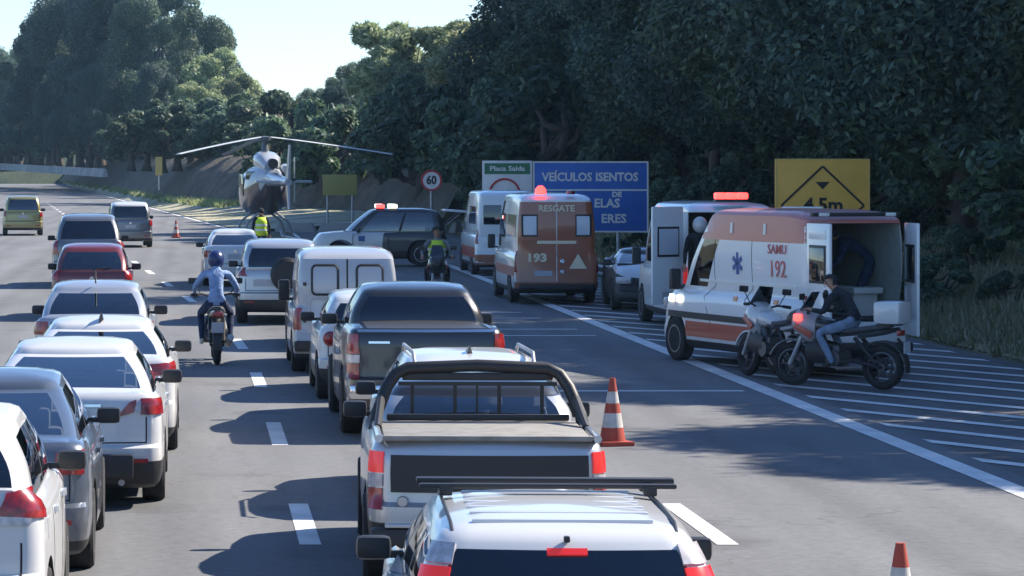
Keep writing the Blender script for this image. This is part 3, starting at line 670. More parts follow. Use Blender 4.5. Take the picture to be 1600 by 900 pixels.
    # cabin
    if seats:
        ys = [p["yrr"]+.62*(p["yfr"]-p["yrr"])]+([p["yrr"]+.32] if style in ("sedan", "hatch", "suv") else [])
        if style == "pickup": ys = [p["ytr"]+.62] if p.get("single") else [p["ytr"]+.5, p["ytr"]+1.4]
        if style in ("van", "panel"): ys = [p["yfr"]+.1]
        bm = bmesh.new(); box(bm, (0, (p["ytr"]+p["ywb"])/2, p["zb"]-.30), (2*w-.3, p["ywb"]-p["ytr"]-.1, .04)); box(bm, (0, p["ywb"]-.15, p["zc"]-.08), (2*w-.3, .5, .2), bev=.05)
        bmobj("cabin_floor", bm, M_INT, t)
        for y in ys:
            for sx in (-.36, .36):
                bm = bmesh.new(); dz = min(0, H-1.48-(.10 if y < p["yrr"]+.4 else 0)); box(bm, (sx, y, p["zb"]-.10+dz), (.46, .16, .56), Matrix.Identity(3), .06); box(bm, (sx, y-.02, p["zb"]+.24+dz), (.25, .10, .18), bev=.045); bmobj("seat", bm, p.get("seatmat", M_SEAT), t, 40)
    return sh
def loop_gasket(sh, t, name, x0, x1, z0, z1, rad, m, th=.016):
    pts = []
    for cx, cz, a0 in ((x1-rad, z1-rad, 0), (x0+rad, z1-rad, 90), (x0+rad, z0+rad, 180), (x1-rad, z0+rad, 270)):
        for k in range(5): a = R(a0+22.5*k); pts.append((cx+rad*math.cos(a), cz+rad*math.sin(a)))
    pts.append(pts[0]); q = []
    for x, z in pts: p_ = sh.at(sh.rear_s(x, z), z); q.append((x, p_[1]-.03, z))
    bm = bmesh.new(); tube(bm, q, th, 6); return bmobj(name, bm, m, t, 50)
def lights(sh, t, quads, mirror=True):
    """quads: (name, [4 (x,z)], material)"""
    for nm, q, m in quads:
        s = [(sh.rear_s(x, z), z) for x, z in q]
        patch(sh, nm, s, m, t, .018, 5, 4)
        if mirror: patch(sh, nm, s, m, t, .018, 5, 4, mirror=True)
def rear_details(sh, t, z_lid, z_plate, wiper=None, badge=None):
    """boot shut line, badge, reflectors, wiper, exhaust"""
    w = sh.p["W"]/2
    for x0, x1, za, zb_ in ((-w*.80, w*.80, z_lid, z_lid+.012),): patch(sh, "boot_seam", rq(sh, x0, x1, za, zb_), M_DOORSEAM, t, .003, 12, 1, inset=.003)
    for sg in (-1, 1):
        patch(sh, "boot_seam", rq(sh, sg*w*.80-.006, sg*w*.80+.006, z_lid, z_lid+.24), M_DOORSEAM, t, .003, 1, 4, inset=.003)
        patch(sh, "reflector", rq(sh, min(sg*w*.60, sg*w*.82), max(sg*w*.60, sg*w*.82), .43, .465), M_RED, t, .012, 3, 1)
    if badge: 
        p_ = sh.at(sh.rear_s(0, badge), badge); bm = bmesh.new(); lathe(bm, [(-.012, .004), (-.012, .04), (.0, .048), (.02, .004)], 'Y', 16, tuple(p_)); bmobj("badge", bm, M_CHROME, t, 40)
    if wiper:
        p_ = sh.at(sh.rear_s(0, wiper), wiper); q_ = sh.at(sh.rear_s(.38, wiper+.05), wiper+.05)
        tub("rear_wiper", [tuple(p_+np.array([0, -.02, 0])), tuple((p_+q_)/2+np.array([0, -.035, .01])), tuple(q_+np.array([0, -.02, 0]))], .010, M_BLACK, t, 6)
    bm = bmesh.new(); tube(bm, [(w*.55, .25, .25), (w*.55, .03, .25)], .03, 10); bmobj("exhaust", bm, M_STEEL, t, 40)
def plate(sh, t, z, x=0, m=None):
    patch(sh, "number_plate", rq(sh, x-.2, x+.2, z-.065, z+.065), m or M_PLATE, t, .018, 4, 2)
def seams(sh, t, ys, z0, z1, y_tilt=.0):
    for y in ys:
        for mir in (False, True): patch(sh, "door_seam", sq(sh, y-.006, y+.006, z0, z1, y+.006+y_tilt, y-.006+y_tilt), M_DOORSEAM, t, .0015, 1, 12, mirror=mir, inset=.003)
def handles(sh, t, ys, z, m):
    for y in ys:
        for mir in (False, True): patch(sh, "door_handle", sq(sh, y, y+.17, z, z+.035), m, t, .03, 3, 1, mirror=mir)
def tub(name, pts, rad, m, t, seg=8):
    bm = bmesh.new(); tube(bm, pts, rad, seg); return bmobj(name, bm, m, t, 40)
def put(name, label, cat, px, d, rz=0, group=None):
    return thing(name, label, cat, (X_at(px, d), d, 0.0), rz, group)
P_WHITE = paint("white_paint", (.60, .605, .61)); P_SILVER = paint("silver_paint", (.46, .48, .51), .55, .32); P_CHAR = paint("charcoal_paint", (.014, .017, .023), .1); P_BLUEGREY = paint("blue_grey_paint", (.075, .10, .14), .25)
P_RED = paint("dark_red_paint", (.15, .016, .02), .2); P_GREY = paint("grey_paint", (.16, .17, .19), .5); P_GOLD = paint("olive_gold_paint", (.30, .27, .10), .4); P_BLACK = paint("black_paint", (.012, .013, .016))
P_AMBW = paint("ambulance_white", (.78, .81, .82)); P_RESCUE = paint("rescue_red", (.34, .095, .04)); P_VAN = paint("pale_grey_van_paint", (.40, .42, .46), .1)
GQ = "vehicles queuing in the traffic lanes"

# --- white estate car nearest the camera
t = put("estate_car", "white estate car nearest the camera with ribbed roof and black roof crossbars", "car", 893, 14.9, R(-2.4), GQ)
sh = car("hatch", t, P_WHITE, M_DARKGLASS, L=4.2, W=1.74, H=1.385, ytr=.10, yrr=.30, yfr=2.3, ywb=3.1, wr=.64, zt=.90, zb=.9, zc=.92, zh=.8, rdrop=.02, wins=((.04, .30), (.33, .62), (.65, .95)))
lights(sh, t, [("tail_light", [(.60, .80), (.79, .80), (.70, 1.165), (.565, 1.165)], M_REDLIT), ("reversing_light", [(.56, 1.18), (.675, 1.18), (.635, 1.27), (.535, 1.27)], M_CLEAR)])
patch(sh, "brake_light", rq(sh, -.098, .098, 1.228, 1.256), M_REDLIT, t, .012, 6, 2)
plate(sh, t, .70); seams(sh, t, (.95, 1.9, 2.9), .35, .92); handles(sh, t, (1.1, 2.05), .84, P_WHITE)
rear_details(sh, t, 0.58, 0.7, 1.02, 0.83)
for k in range(6):
    y = .55+k*.25; bm = bmesh.new(); box(bm, (0, y+.02, 1.3665-(.010 if k == 0 else 0)), (.90, .045, .034), bev=.014); bmobj("roof_rib", bm, P_WHITE, t, 40)
for sg in (-1, 1):
    tub("roof_rail", [(sg*.55, .45, 1.32), (sg*.555, .6, 1.355), (sg*.56, 1.4, 1.366), (sg*.56, 2.0, 1.355), (sg*.555, 2.1, 1.33)], .010, M_BLACK, t)
bm = bmesh.new(); box(bm, (0, 1.85, 1.435), (1.38, .09, .03), bev=.012)
for sg in (-1, 1): box(bm, (sg*.54, 1.85, 1.405), (.07, .1, .05), bev=.01)
bmobj("roof_crossbar", bm, M_BLACK, t, 40)
bm = bmesh.new(); box(bm, (0, 1.62, 1.428), (1.36, .06, .025), bev=.01)
for sg in (-1, 1): box(bm, (sg*.54, 1.62, 1.402), (.07, .08, .05), bev=.01)
bmobj("roof_crossbar", bm, M_BLACK, t, 40)
bm = bmesh.new(); box(bm, (0, .29, 1.305), (.03, .05, .03), bev=.008); bmobj("washer_nozzle", bm, M_BLACK, t)
tub("rear_wiper", [(0, .10, .98), (.1, .10, 1.0), (.42, .115, 1.05)], .010, M_BLACK, t, 6)

# --- silver pickup with black roll bar
t = put("pickup_truck", "silver pickup with black roll bar, black tailgate panel and slatted rear window, brake lamps lit", "pickup", 764, 22.4, R(-2.2), GQ)
sh = car("pickup", t, P_SILVER, M_LIGHTGLASS, L=4.75, W=1.77, H=1.47, zt=1.12, ytr=1.72, yrr=1.92, yfr=3.1, ywb=3.75, zb=1.05, zc=1.06, zh=1.0, zn=.8, wb=(1.0, 3.85), R=.34, wr=.66, single=True, deck_mat=M_BLACK, roof_mat=P_BLACK, wins=((.06, .93),), seatmat=M_SEAT, zg=.30, trim_t=.16)
patch(sh, "tailgate_panel", rq(sh, -.70, .72, .76, 1.03), M_BLACK, t, .02, 10, 2)
lights(sh, t, [("tail_light", [(.755, .90), (.875, .90), (.865, 1.05), (.75, 1.05)], M_REDLIT), ("reversing_light", [(.76, .80), (.885, .80), (.876, .89), (.756, .89)], M_CLEAR), ("rear_reflector", [(.765, .64), (.885, .64), (.886, .79), (.761, .79)], M_RED)])
bm = bmesh.new(); box(bm, (0, .02, .42), (1.72, .2, .2), bev=.05); bmobj("rear_bumper", bm, M_BLACK, t, 40)
bm = bmesh.new(); box(bm, (0, .03, .535), (1.5, .18, .025), bev=.008); bmobj("bumper_step", bm, P_SILVER, t, 40)
bm = bmesh.new(); lathe(bm, [(-.012, .001), (-.012, .035), (.0, .04), (.01, .001)], 'Y', 20, (-.62, .055, .70)); bmobj("badge", bm, M_RIM, t, 40)
plate(sh, t, .56)
bm = bmesh.new(); box(bm, (0, .86, 1.145), (1.50, 1.5, .03), bev=.012); box(bm, (0, .12, 1.155), (1.52, .05, .035), bev=.012); bmobj("bed_cover", bm, mat("tonneau_vinyl", (.27, .26, .24), .7, noise=.3), t, 40)
for sg in (-1, 1):
    tub("bed_rail", [(sg*.79, .1, 1.15), (sg*.79, 1.6, 1.15)], .03, P_SILVER, t)
hoop = [(-.80, 1.42, 1.10), (-.78, 1.45, 1.22), (-.70, 1.55, 1.42), (-.63, 1.58, 1.52), (-.54, 1.6, 1.565), (0, 1.62, 1.585), (.54, 1.6, 1.565), (.63, 1.58, 1.52), (.70, 1.55, 1.42), (.78, 1.45, 1.22), (.80, 1.42, 1.10)]
rb = tub("roll_bar", hoop, .048, M_BLACK, t, 12)
bm = bmesh.new(); box(bm, (0, 1.62, 1.50), (1.16, .05, .06), bev=.015); box(bm, (0, 1.60, 1.445), (1.22, .04, .03)); bmobj("roll_bar_crossbeam", bm, M_BLACK, t, 40)
bm = bmesh.new(); box(bm, (0, 1.55, 1.19), (1.4, .05, .05), bev=.012)
for x in (-.50, -.17, .0, .17, .50): box(bm, (x, 1.665, 1.31), (.028 if x else .016, .02, .26))
bmobj("window_guard", bm, M_BLACK, t, 40)
for sg in (-1, 1): tub("roll_bar_strut", [(sg*.74, 1.5, 1.35), (sg*.78, .95, 1.16)], .03, M_BLACK, t)

# --- white hatchback with roof rails ahead of the silver pickup
t = put("hatchback", "white hatchback with roof rails and fin antenna, mostly hidden ahead of the silver pickup", "car", 750, 27.7, 0, GQ)
sh = car("hatch", t, P_WHITE, M_DARKGLASS, H=1.40, W=1.68, wr=.60, zt=.92, zb=.9, zc=.92, zh=.82, yfr=2.4, rdrop=.06)
lights(sh, t, [("tail_light", [(.62, .78), (.82, .78), (.80, .98), (.63, .98)], M_RED)])
for sg in (-1, 1): tub("roof_rail", [(sg*.54, .55, 1.33), (sg*.545, .7, 1.42), (sg*.545, 2.0, 1.42), (sg*.54, 2.15, 1.34)], .018, M_STEEL, t)
bm = bmesh.new(); loft(bm, [[(-.03, 1.05, 1.38), (.03, 1.05, 1.38), (.03, 1.28, 1.38), (-.03, 1.28, 1.38)], [(-.006, 1.03, 1.455), (.006, 1.03, 1.455), (.006, 1.12, 1.455), (-.006, 1.12, 1.455)]]); bmobj("fin_antenna", bm, P_BLACK, t, 30)

# --- dark double cab pickup
t = put("pickup_truck", "dark charcoal double cab pickup with red stacked tail lamps and covered bed", "pickup", 668, 35.3, 0, GQ)
sh = car("pickup", t, P_CHAR, M_DARKGLASS, H=1.72, zt=1.26, zb=1.16, deck_mat=M_BLACK, W=1.86)
lights(sh, t, [("tail_light", [(.76, .98), (.915, .98), (.90, 1.20), (.77, 1.20)], M_RED), ("reversing_light", [(.765, .88), (.915, .88), (.915, .97), (.76, .97)], M_CLEAR), ("rear_reflector", [(.77, .70), (.915, .70), (.915, .87), (.765, .87)], M_RED)])
patch(sh, "tailgate_handle", rq(sh, -.66, -.42, 1.10, 1.125), M_CHROME, t, .02, 4, 1)
patch(sh, "tailgate_trim", rq(sh, -.78, .78, 1.225, 1.25), M_CHROME, t, .015, 10, 1)
bm = bmesh.new(); box(bm, (0, .0, .56), (1.78, .2, .17), bev=.04); bmobj("rear_bumper", bm, M_CHROME, t, 40)
plate(sh, t, .56); seams(sh, t, (1.62, 2.7, 3.8), .5, 1.1)
# --- little white hatch with round lamps
t = put("hatchback", "little white hatchback with round tail lamp beside the dark pickup", "car", 590, 41.3, 0, GQ)
sh = car("hatch", t, P_WHITE, M_DARKGLASS, L=3.6, W=1.62, H=1.44, zt=.98, ytr=.10, yrr=.34, wr=.58, yfr=2.0, ywb=2.75, wb=(.5, 2.85), trim_t=.3)
def round_lamp(sh, t, x, z, r, m, name="tail_light"):
    p_ = sh.at(sh.rear_s(x, z), z); bm = bmesh.new(); lathe(bm, [(-.03, .001), (-.03, r*.7), (-.015, r), (.05, r)], 'Y', 20, tuple(p_)); bmobj(name, bm, m, t, 40)
for x in (-.62, .62): round_lamp(sh, t, x, .82, .10, M_RED)
plate(sh, t, .6)
rear_details(sh, t, 0.58, 0.6, 1.02, 0.73)
# --- pale panel van
t = put("panel_van", "pale grey panel van with twin blank rear doors ahead of the small white hatchback", "van", 543, 46.6, 0, GQ)
sh = car("panel", t, P_VAN, M_DARKGLASS, W=1.66, H=1.88, rearglass=False)
for sg in (-1, 1):
    pr = patch(sh, "rear_door_panel", rq(sh, min(sg*.06, sg*.60), max(sg*.06, sg*.60), .62, 1.74), P_VAN, t, .012, 8, 8)
    loop_gasket(sh, t, "window_gasket", min(sg*.14, sg*.53), max(sg*.14, sg*.53), 1.19, 1.63, .07, M_BLACK, .018)
    patch(sh, "blank_window", rq(sh, min(sg*.16, sg*.51), max(sg*.16, sg*.51), 1.215, 1.605), P_VAN, t, .022, 6, 6)
    loop_gasket(sh, t, "door_pressing", min(sg*.10, sg*.56), max(sg*.10, sg*.56), .70, 1.12, .06, P_VAN, .012)
    bm = bmesh.new(); box(bm, (sg*.64, .02, 1.35), (.05, .05, .05)); box(bm, (sg*.64, .02, .8), (.05, .05, .05)); bmobj("door_hinge", bm, M_BLACK, t)
patch(sh, "door_seam", rq(sh, -.012, .012, .5, 1.74), M_DOORSEAM, t, .006, 1, 8)
patch(sh, "door_seam", rq(sh, -.62, .62, 1.755, 1.775), M_DOORSEAM, t, .006, 10, 1)
lights(sh, t, [("tail_light", [(.69, .66), (.80, .66), (.78, .98), (.68, .98)], M_RED)]); plate(sh, t, .72, -.32)
bm = bmesh.new(); box(bm, (0, .0, .42), (1.6, .14, .16), bev=.04); bmobj("rear_bumper", bm, M_BLACK, t, 40)
# --- dark hatch left of the van
t = put("hatchback", "dark grey hatchback with bright window pillars, half hidden left of the pale panel van", "car", 532, 52.4, 0, GQ)
sh = car("hatch", t, P_CHAR, M_GLASS, H=1.50); lights(sh, t, [("tail_light", [(.66, .7), (.83, .7), (.79, .98), (.68, .98)], M_RED)]); plate(sh, t, .65)
rear_details(sh, t, 0.58, 0.65, 1.02, 0.78)
# --- SUV with spare wheel
t = put("compact_suv", "silver compact SUV with dark covered spare wheel on its back door", "SUV", 440, 61, 0, GQ)
sh = car("suv", t, P_SILVER, M_DARKGLASS, H=1.66, W=1.76, trim_t=.3)
lights(sh, t, [("tail_light", [(.67, .95), (.86, .95), (.83, 1.12), (.70, 1.12)], M_RED)]); plate(sh, t, .82, -.35)
rear_details(sh, t, 0.66, 0.82, None, 0.95)
bm = bmesh.new(); lathe(bm, [(-.2, .02), (-.2, .27), (-.15, .33), (-.02, .34), (.04, .3), (.04, .02)], 'Y', 26, (.12, .1, .98)); bmobj("spare_wheel", bm, M_BLACK, t, 40)
# --- white car at the far end of the middle lane
t = put("hatchback", "white saloon with pale rear panel ahead of the silver SUV with the spare wheel", "car", 368, 80, R(1), GQ)
sh = car("sedan", t, P_WHITE, M_GLASS, W=1.66, H=1.46, wr=.56); lights(sh, t, [("tail_light", [(.6, .76), (.82, .76), (.8, .93), (.62, .93)], M_RED)]); plate(sh, t, .78)
rear_details(sh, t, 0.6, 0.78, None, 0.91)

# --- left lane
t = put("hatchback", "white hatchback at the bottom left corner with curved red tail lamp and dark side window", "car", 307-1.77*257, 18.9, 0, GQ)
sh = car("hatch", t, P_WHITE, M_DARKGLASS, L=3.85, W=1.74, H=1.57, zt=1.12, zb=1.03, zc=1.0, ytr=.12, yrr=.48, wr=.62, rdrop=.07, R=.31)
lights(sh, t, [("tail_light", [(.52, .98), (.83, .96), (.845, 1.15), (.60, 1.12)], M_RED), ("reversing_light", [(.50, .935), (.74, .925), (.75, .97), (.52, .985)], M_CLEAR)])
plate(sh, t, .80); seams(sh, t, (.98, 1.95, 2.95), .35, 1.0); handles(sh, t, (1.12, 2.1), .90, P_WHITE); patch(sh, "fuel_flap", sq(sh, .52, .68, .80, .93), P_WHITE, t, .004, 2, 2)
rear_details(sh, t, 0.58, 0.8, 1.02, 0.93)
t = put("saloon_car", "blue grey saloon between two white cars in the left lane, headrest seen through rear window", "car", 307-1.66*208.8, 23.3, 0, GQ)
sh = car("sedan", t, P_BLUEGREY, M_LIGHTGLASS, L=4.3, H=1.48, ytr=.55, yrr=1.45, wr=.57)
lights(sh, t, [("tail_light", [(.58, .80), (.80, .80), (.80, .98), (.60, .96)], M_RED)]); plate(sh, t, .82); seams(sh, t, (1.35, 2.3, 3.35), .3, .92, .05); handles(sh, t, (1.5, 2.45), .84, P_BLUEGREY)
rear_details(sh, t, 0.6, 0.82, None, 0.95)
t = put("saloon_car", "white saloon with lightning shaped red tail lamps and sloped rear window with two headrests", "car", 307-1.17*172.5, 28.2, 0, GQ)
sh = car("sedan", t, P_WHITE, M_LIGHTGLASS, L=4.55, H=1.46, W=1.78, zt=1.03, trim_t=.2, ytr=.55, yrr=1.5, wr=.57)
lights(sh, t, [("tail_light", [(.66, .86), (.85, .86), (.84, 1.0), (.66, 1.0)], M_RED), ("reversing_light", [(.60, .89), (.66, .88), (.66, .96), (.62, .95)], M_CLEAR), ("tail_light", [(.44, .84), (.60, .88), (.62, .99), (.56, .97)], M_RED)])
plate(sh, t, .83); patch(sh, "tailgate_trim", rq(sh, -.3, .3, .93, .955), M_CHROME, t, .015, 6, 1); seams(sh, t, (1.4, 2.4, 3.5), .3, .92, .05); handles(sh, t, (1.55, 2.55), .84, P_WHITE)
rear_details(sh, t, 0.6, 0.83, None, 0.96)
bm = bmesh.new(); box(bm, (0, -.0, .40), (1.2, .08, .22), bev=.03); bmobj("rear_diffuser", bm, M_BLACK, t, 40)
t = put("saloon_car", "white saloon ahead of the lightning lamp saloon, half of its rear window showing", "car", 307-1.07*146, 33.4, 0, GQ)
sh = car("sedan", t, P_WHITE, M_DARKGLASS, L=4.5, H=1.42, W=1.76, zt=1.03, ytr=.55, yrr=1.5, wr=.57)
lights(sh, t, [("tail_light", [(.50, .86), (.84, .88), (.83, 1.01), (.55, .98)], M_RED)]); plate(sh, t, .7); seams(sh, t, (1.4, 2.4, 3.5), .3, .92, .05)
rear_details(sh, t, 0.6, 0.7, None, 0.83)
bm = bmesh.new(); loft(bm, [[(-.03, 1.6, 1.39), (.03, 1.6, 1.39), (.03, 1.8, 1.40), (-.03, 1.8, 1.40)], [(-.006, 1.59, 1.47), (.006, 1.59, 1.47), (.006, 1.66, 1.47), (-.006, 1.66, 1.47)]]); bmobj("fin_antenna", bm, P_BLACK, t, 30)
t = put("hatchback", "silver hatchback with black rear panel and roof aerial behind the red car", "car", 307-1.42*113, 43, 0, GQ)
sh = car("hatch", t, P_SILVER, M_GLASS, H=1.49, W=1.72, zt=1.02, ytr=.2, yrr=.75); lights(sh, t, [("tail_light", [(.62, .78), (.83, .78), (.81, .96), (.64, .96)], M_RED)]); patch(sh, "tailgate_panel", rq(sh, -.6, .6, .78, .95), M_BLACK, t, .012, 8, 2)
tub("aerial", [(0, .85, 1.47), (0, .62, 1.66)], .012, M_BLACK, t, 6)
t = put("hatchback", "dark red hatchback in the left lane ahead of the silver hatchback", "car", 143, 62.5, R(.6), GQ)
sh = car("hatch", t, P_RED, M_GLASS, H=1.54, W=1.68, zt=.98); lights(sh, t, [("tail_light", [(.62, .82), (.82, .82), (.8, 1.0), (.64, 1.0)], M_RED)]); plate(sh, t, .72)
rear_details(sh, t, 0.58, 0.72, 1.02, 0.85)
t = put("large_suv", "grey pickup like SUV with dark tailgate ahead of the dark red hatchback", "SUV", 138, 79, R(2), GQ)
sh = car("suv", t, P_GREY, M_DARKGLASS, L=4.8, W=1.88, H=1.88, zt=1.2, zb=1.15, zc=1.15, ytr=.12, yrr=.5, yfr=2.9, ywb=3.6, wb=(1.0, 3.8), R=.38, wr=.68, zh=1.1); lights(sh, t, [("tail_light", [(.74, .85), (.92, .85), (.90, 1.2), (.76, 1.2)], M_RED)]); plate(sh, t, .85)
rear_details(sh, t, 0.66, 0.85, None, 0.98)
t = put("suv", "olive gold SUV farthest back at the left edge of the road", "SUV", 36, 138, R(3.8), GQ)
sh = car("suv", t, P_GOLD, M_GLASS, W=1.8, H=1.78); lights(sh, t, [("tail_light", [(.72, .85), (.88, .85), (.86, 1.08), (.74, 1.08)], M_RED)]); plate(sh, t, .85)
rear_details(sh, t, 0.66, 0.85, None, 0.98)
t = put("suv", "grey SUV with bright white roof and side, alone before the bend beside the traffic cone", "SUV", 204, 118, R(3.8), GQ)
sh = car("suv", t, P_GREY, M_DARKGLASS, W=1.74, H=1.74, roof_mat=P_WHITE); lights(sh, t, [("tail_light", [(.7, .85), (.86, .85), (.84, 1.08), (.72, 1.08)], M_RED)]); plate(sh, t, .8)
rear_details(sh, t, 0.66, 0.8, None, 0.93)

# ------------------------------------------------------------------ emergency vehicles
M_WALLIN = mat("ambulance_lining", (.36, .41, .38), .5, noise=.15)
M_DARKIN = mat("dark_lining", (.10, .11, .115), .7)
M_STRIPE = mat("orange_red_stripe", (.40, .07, .04), .4, coat=.4)
M_CREAM = mat("cream_lettering", (.80, .70, .50), .5)
M_HVIS = mat("hi_vis_yellow", (.55, .75, .04), .6)
M_BAND = mat("reflective_band", (.75, .77, .72), .35)
M_BEACON = mat("lit_red_beacon", (.7, .05, .05), .2, emit=(1, .06, .05), es=1.8)
M_BEACON_GLINT = mat("lit_white_beacon_glint", (.8, .8, .7), .2, emit=(1, .95, .75), es=1.3)
def lightbar(t, x, y, z, w, mats, parent=None):
    bm = bmesh.new(); box(bm, (x, y, z), (w, .26, .05), bev=.015); b = bmobj("light_bar", bm, M_BLACK, t, 40)
    n = len(mats)
    for i, m in enumerate(mats):
        bm = bmesh.new(); box(bm, (x-w/2+w*(i+.5)/n, y, z+.085), (w/n-.01, .24, .12), bev=.03); bmobj("beacon", bm, m, b, 40)
    return b
def backdoor(t, hinge, w, z0, z1, ang, col, gl, mirror):
    """rear wing door turned about its hinge"""
    h = bpy.data.objects.new("rear_door", None)
    bm = bmesh.new(); s = 1 if not mirror else -1
    box(bm, (s*w/2, 0, (z0+z1)/2), (w, .05, z1-z0), bev=.02); box(bm, (s*w/2, -.03, z0+.36), (w*.72, .02, .52), bev=.008); box(bm, (s*w/2, -.03, z1-.16), (w*.72, .02, .14), bev=.008)
    d = bmobj("rear_door", bm, col, t, 35); d.location = hinge; d.rotation_euler = (0, 0, ang)
    zc = z0+(z1-z0)*.64
    for yy in (-.032, .032):
        bm = bmesh.new(); box(bm, (s*w/2, yy, zc), (w*.70, .016, .56), bev=.006); bmobj("window_gasket", bm, M_BLACK, d, 40)
        bm = bmesh.new(); box(bm, (s*w/2, yy*1.32, zc), (w*.62, .012, .48), bev=.005); bmobj("door_window", bm, gl, d, 40)
    bm = bmesh.new(); box(bm, (s*w*.9, -.045, z0+.62), (.05, .05, .16), bev=.01); bmobj("door_handle", bm, M_BLACK, d, 40)
    bpy.data.objects.remove(h); return d
GA_ = "ambulances stopped at the roadside"
# red rescue van, seen from behind
t = thing("rescue_van", "brown red rescue van with closed rear doors, white side and one lit red beacon", "ambulance", (8.10, 70, 0), 0, GA_)
sh = car("van", t, P_AMBW, M_DARKGLASS, L=5.7, H=2.50)
for sg in (-1, 1):
    patch(sh, "rear_door", rq(sh, min(sg*.012, sg*.90), max(sg*.012, sg*.90), .50, 2.30, max(sg*.012, sg*.80), min(sg*.012, sg*.80)), P_RESCUE, t, .015, 10, 10)
    patch(sh, "window_gasket", rq(sh, min(sg*.42, sg*.78), max(sg*.42, sg*.78), 1.52, 2.02), M_BLACK, t, .022, 5, 5)
    patch(sh, "rear_window", rq(sh, min(sg*.45, sg*.74), max(sg*.45, sg*.74), 1.56, 1.98), mat("frosted_pane", (.55, .60, .68), .25, coat=.6), t, .03, 5, 5)
patch(sh, "lower_panel", rq(sh, -.93, .93, .36, .495), P_RESCUE, t, .012, 10, 2)
lights(sh, t, [("tail_light", [(.86, .72), (.955, .72), (.945, 1.2), (.87, 1.2)], M_RED)])
patch(sh, "cream_band", rq(sh, -.44, .44, 1.36, 1.43), M_CREAM, t, .022, 8, 1)
p0 = sh.at(0, 2.14)
text_obj("lettering", "RESGATE", .20, M_CREAM, t, (0, p0[1]-.03, 2.15), bold=.006, sx=1.0)
text_obj("lettering", "193", .25, M_CREAM, t, (-.45, sh.at(0, 1.0)[1]-.03, 1.04), bold=.012, sx=1.25)
bm = bmesh.new(); plate_poly(bm, [(.28, .80), (.68, .80), (.48, 1.14)], sh.at(0, .95)[1]-.03, sh.at(0, .95)[1]-.02); bmobj("warning_triangle", bm, M_CREAM, t)
plate(sh, t, .70, -.3); bm = bmesh.new(); box(bm, (0, -.02, .40), (1.7, .2, .12), bev=.03); bmobj("rear_step", bm, M_BLACK, t, 40)
for z in (.72, .96): round_lamp(sh, t, .13, z, .055, M_CHROME, "door_lock")
bm = bmesh.new(); lathe(bm, [(0, .02), (0, .13), (.12, .12), (.19, .06), (.2, .01)], 'Z', 16, (-.34, .22, 2.47)); bmobj("beacon", bm, M_BEACON, t, 50)
bm = bmesh.new(); lathe(bm, [(0, .02), (0, .1), (.08, .09), (.1, .01)], 'Z', 16, (.34, .22, 2.47)); bmobj("beacon", bm, M_RED, t, 50)
for k, (y0, y1, z0, z1) in enumerate(((.5, 2.2, 1.5, 2.0), (2.5, 3.9, 1.45, 2.0))):
    patch(sh, "side_window", sq(sh, y0, y1, z0, z1), M_DARKGLASS, t, .008, 6, 4); patch(sh, "side_window", sq(sh, y0, y1, z0, z1), M_DARKGLASS, t, .008, 6, 4, mirror=True)
for mir in (False, True): patch(sh, "side_stripe", sq(sh, .2, 4.2, .62, .84), M_STRIPE, t, .006, 10, 2, mirror=mir)
# white ambulance ahead of it
t = thing("ambulance", "white ambulance with red lower trim, half hidden ahead of the red rescue van", "ambulance", (8.82, 88, 0), 0, GA_)
sh = car("van", t, P_AMBW, M_DARKGLASS, L=5.7, H=2.42)
patch(sh, "lower_panel", rq(sh, -.93, .93, .32, .6), P_RESCUE, t, .012, 10, 2)
for sg in (-1, 1): patch(sh, "rear_window", rq(sh, min(sg*.2, sg*.7), max(sg*.2, sg*.7), 1.45, 2.0), M_DARKGLASS, t, .012, 5, 5)
lights(sh, t, [("tail_light", [(.84, .9), (.95, .9), (.94, 1.3), (.86, 1.3)], M_RED)])
for mir in (False, True):
    patch(sh, "side_window", sq(sh, .6, 2.4, 1.45, 1.95), M_DARKGLASS, t, .008, 6, 4, mirror=mir); patch(sh, "side_stripe", sq(sh, .2, 4.2, .5, .8), M_STRIPE, t, .006, 10, 2, mirror=mir)
# ambulance with red roof band, turned, rear doors open
t = thing("ambulance", "white ambulance with orange red roof and skirt, parked askew with its rear doors open", "ambulance", (9.78, 46.0, 0), R(17), GA_)
sh = car("van", t, P_AMBW, M_DARKGLASS, L=5.2, W=1.76, H=2.47, cargo=((0, 1.25, 1.54), (1.50, 3.2, 1.46), M_WALLIN), wb=(1.0, 4.40), yfr=3.4, ywb=4.42, zn=.74, zh=1.0, roof_mat=mat("faded_red_band", (.50, .16, .13), .4, coat=.4))
for mir in (False, True):
    patch(sh, "roof_band", sq(sh, .12, 3.5, 1.97, 2.34, 3.3, .14), mat("faded_red_band", (.50, .16, .13), .4, coat=.4), t, .006, 14, 4, mirror=mir)
    patch(sh, "side_stripe", sq(sh, 1.5, 4.0, .42, .66), M_STRIPE, t, .008, 8, 2, mirror=mir)
    patch(sh, "side_moulding", sq(sh, 1.5, 4.9, .70, .80), M_BLACK, t, .012, 10, 1, mirror=mir)
    patch(sh, "belt_moulding", sq(sh, .4, 3.6, 1.30, 1.34), M_BAND, t, .015, 10, 1, mirror=mir)
    patch(sh, "door_seam", sq(sh, 3.0, 3.014, .5, 2.0), M_DOORSEAM, t, .002, 1, 8, mirror=mir, inset=.003); patch(sh, "door_seam", sq(sh, 1.75, 1.764, .5, 2.0), M_DOORSEAM, t, .002, 1, 8, mirror=mir, inset=.003)
    for y in (1.3, 2.4): patch(sh, "band_trim", sq(sh, y, y+.07, 2.08, 2.24), M_BAND, t, .02, 1, 2, mirror=mir)
    for y in (.9, 2.2): patch(sh, "marker_light", sq(sh, y, y+.12, 1.04, 1.10), M_AMBER, t, .02, 2, 1, mirror=mir)
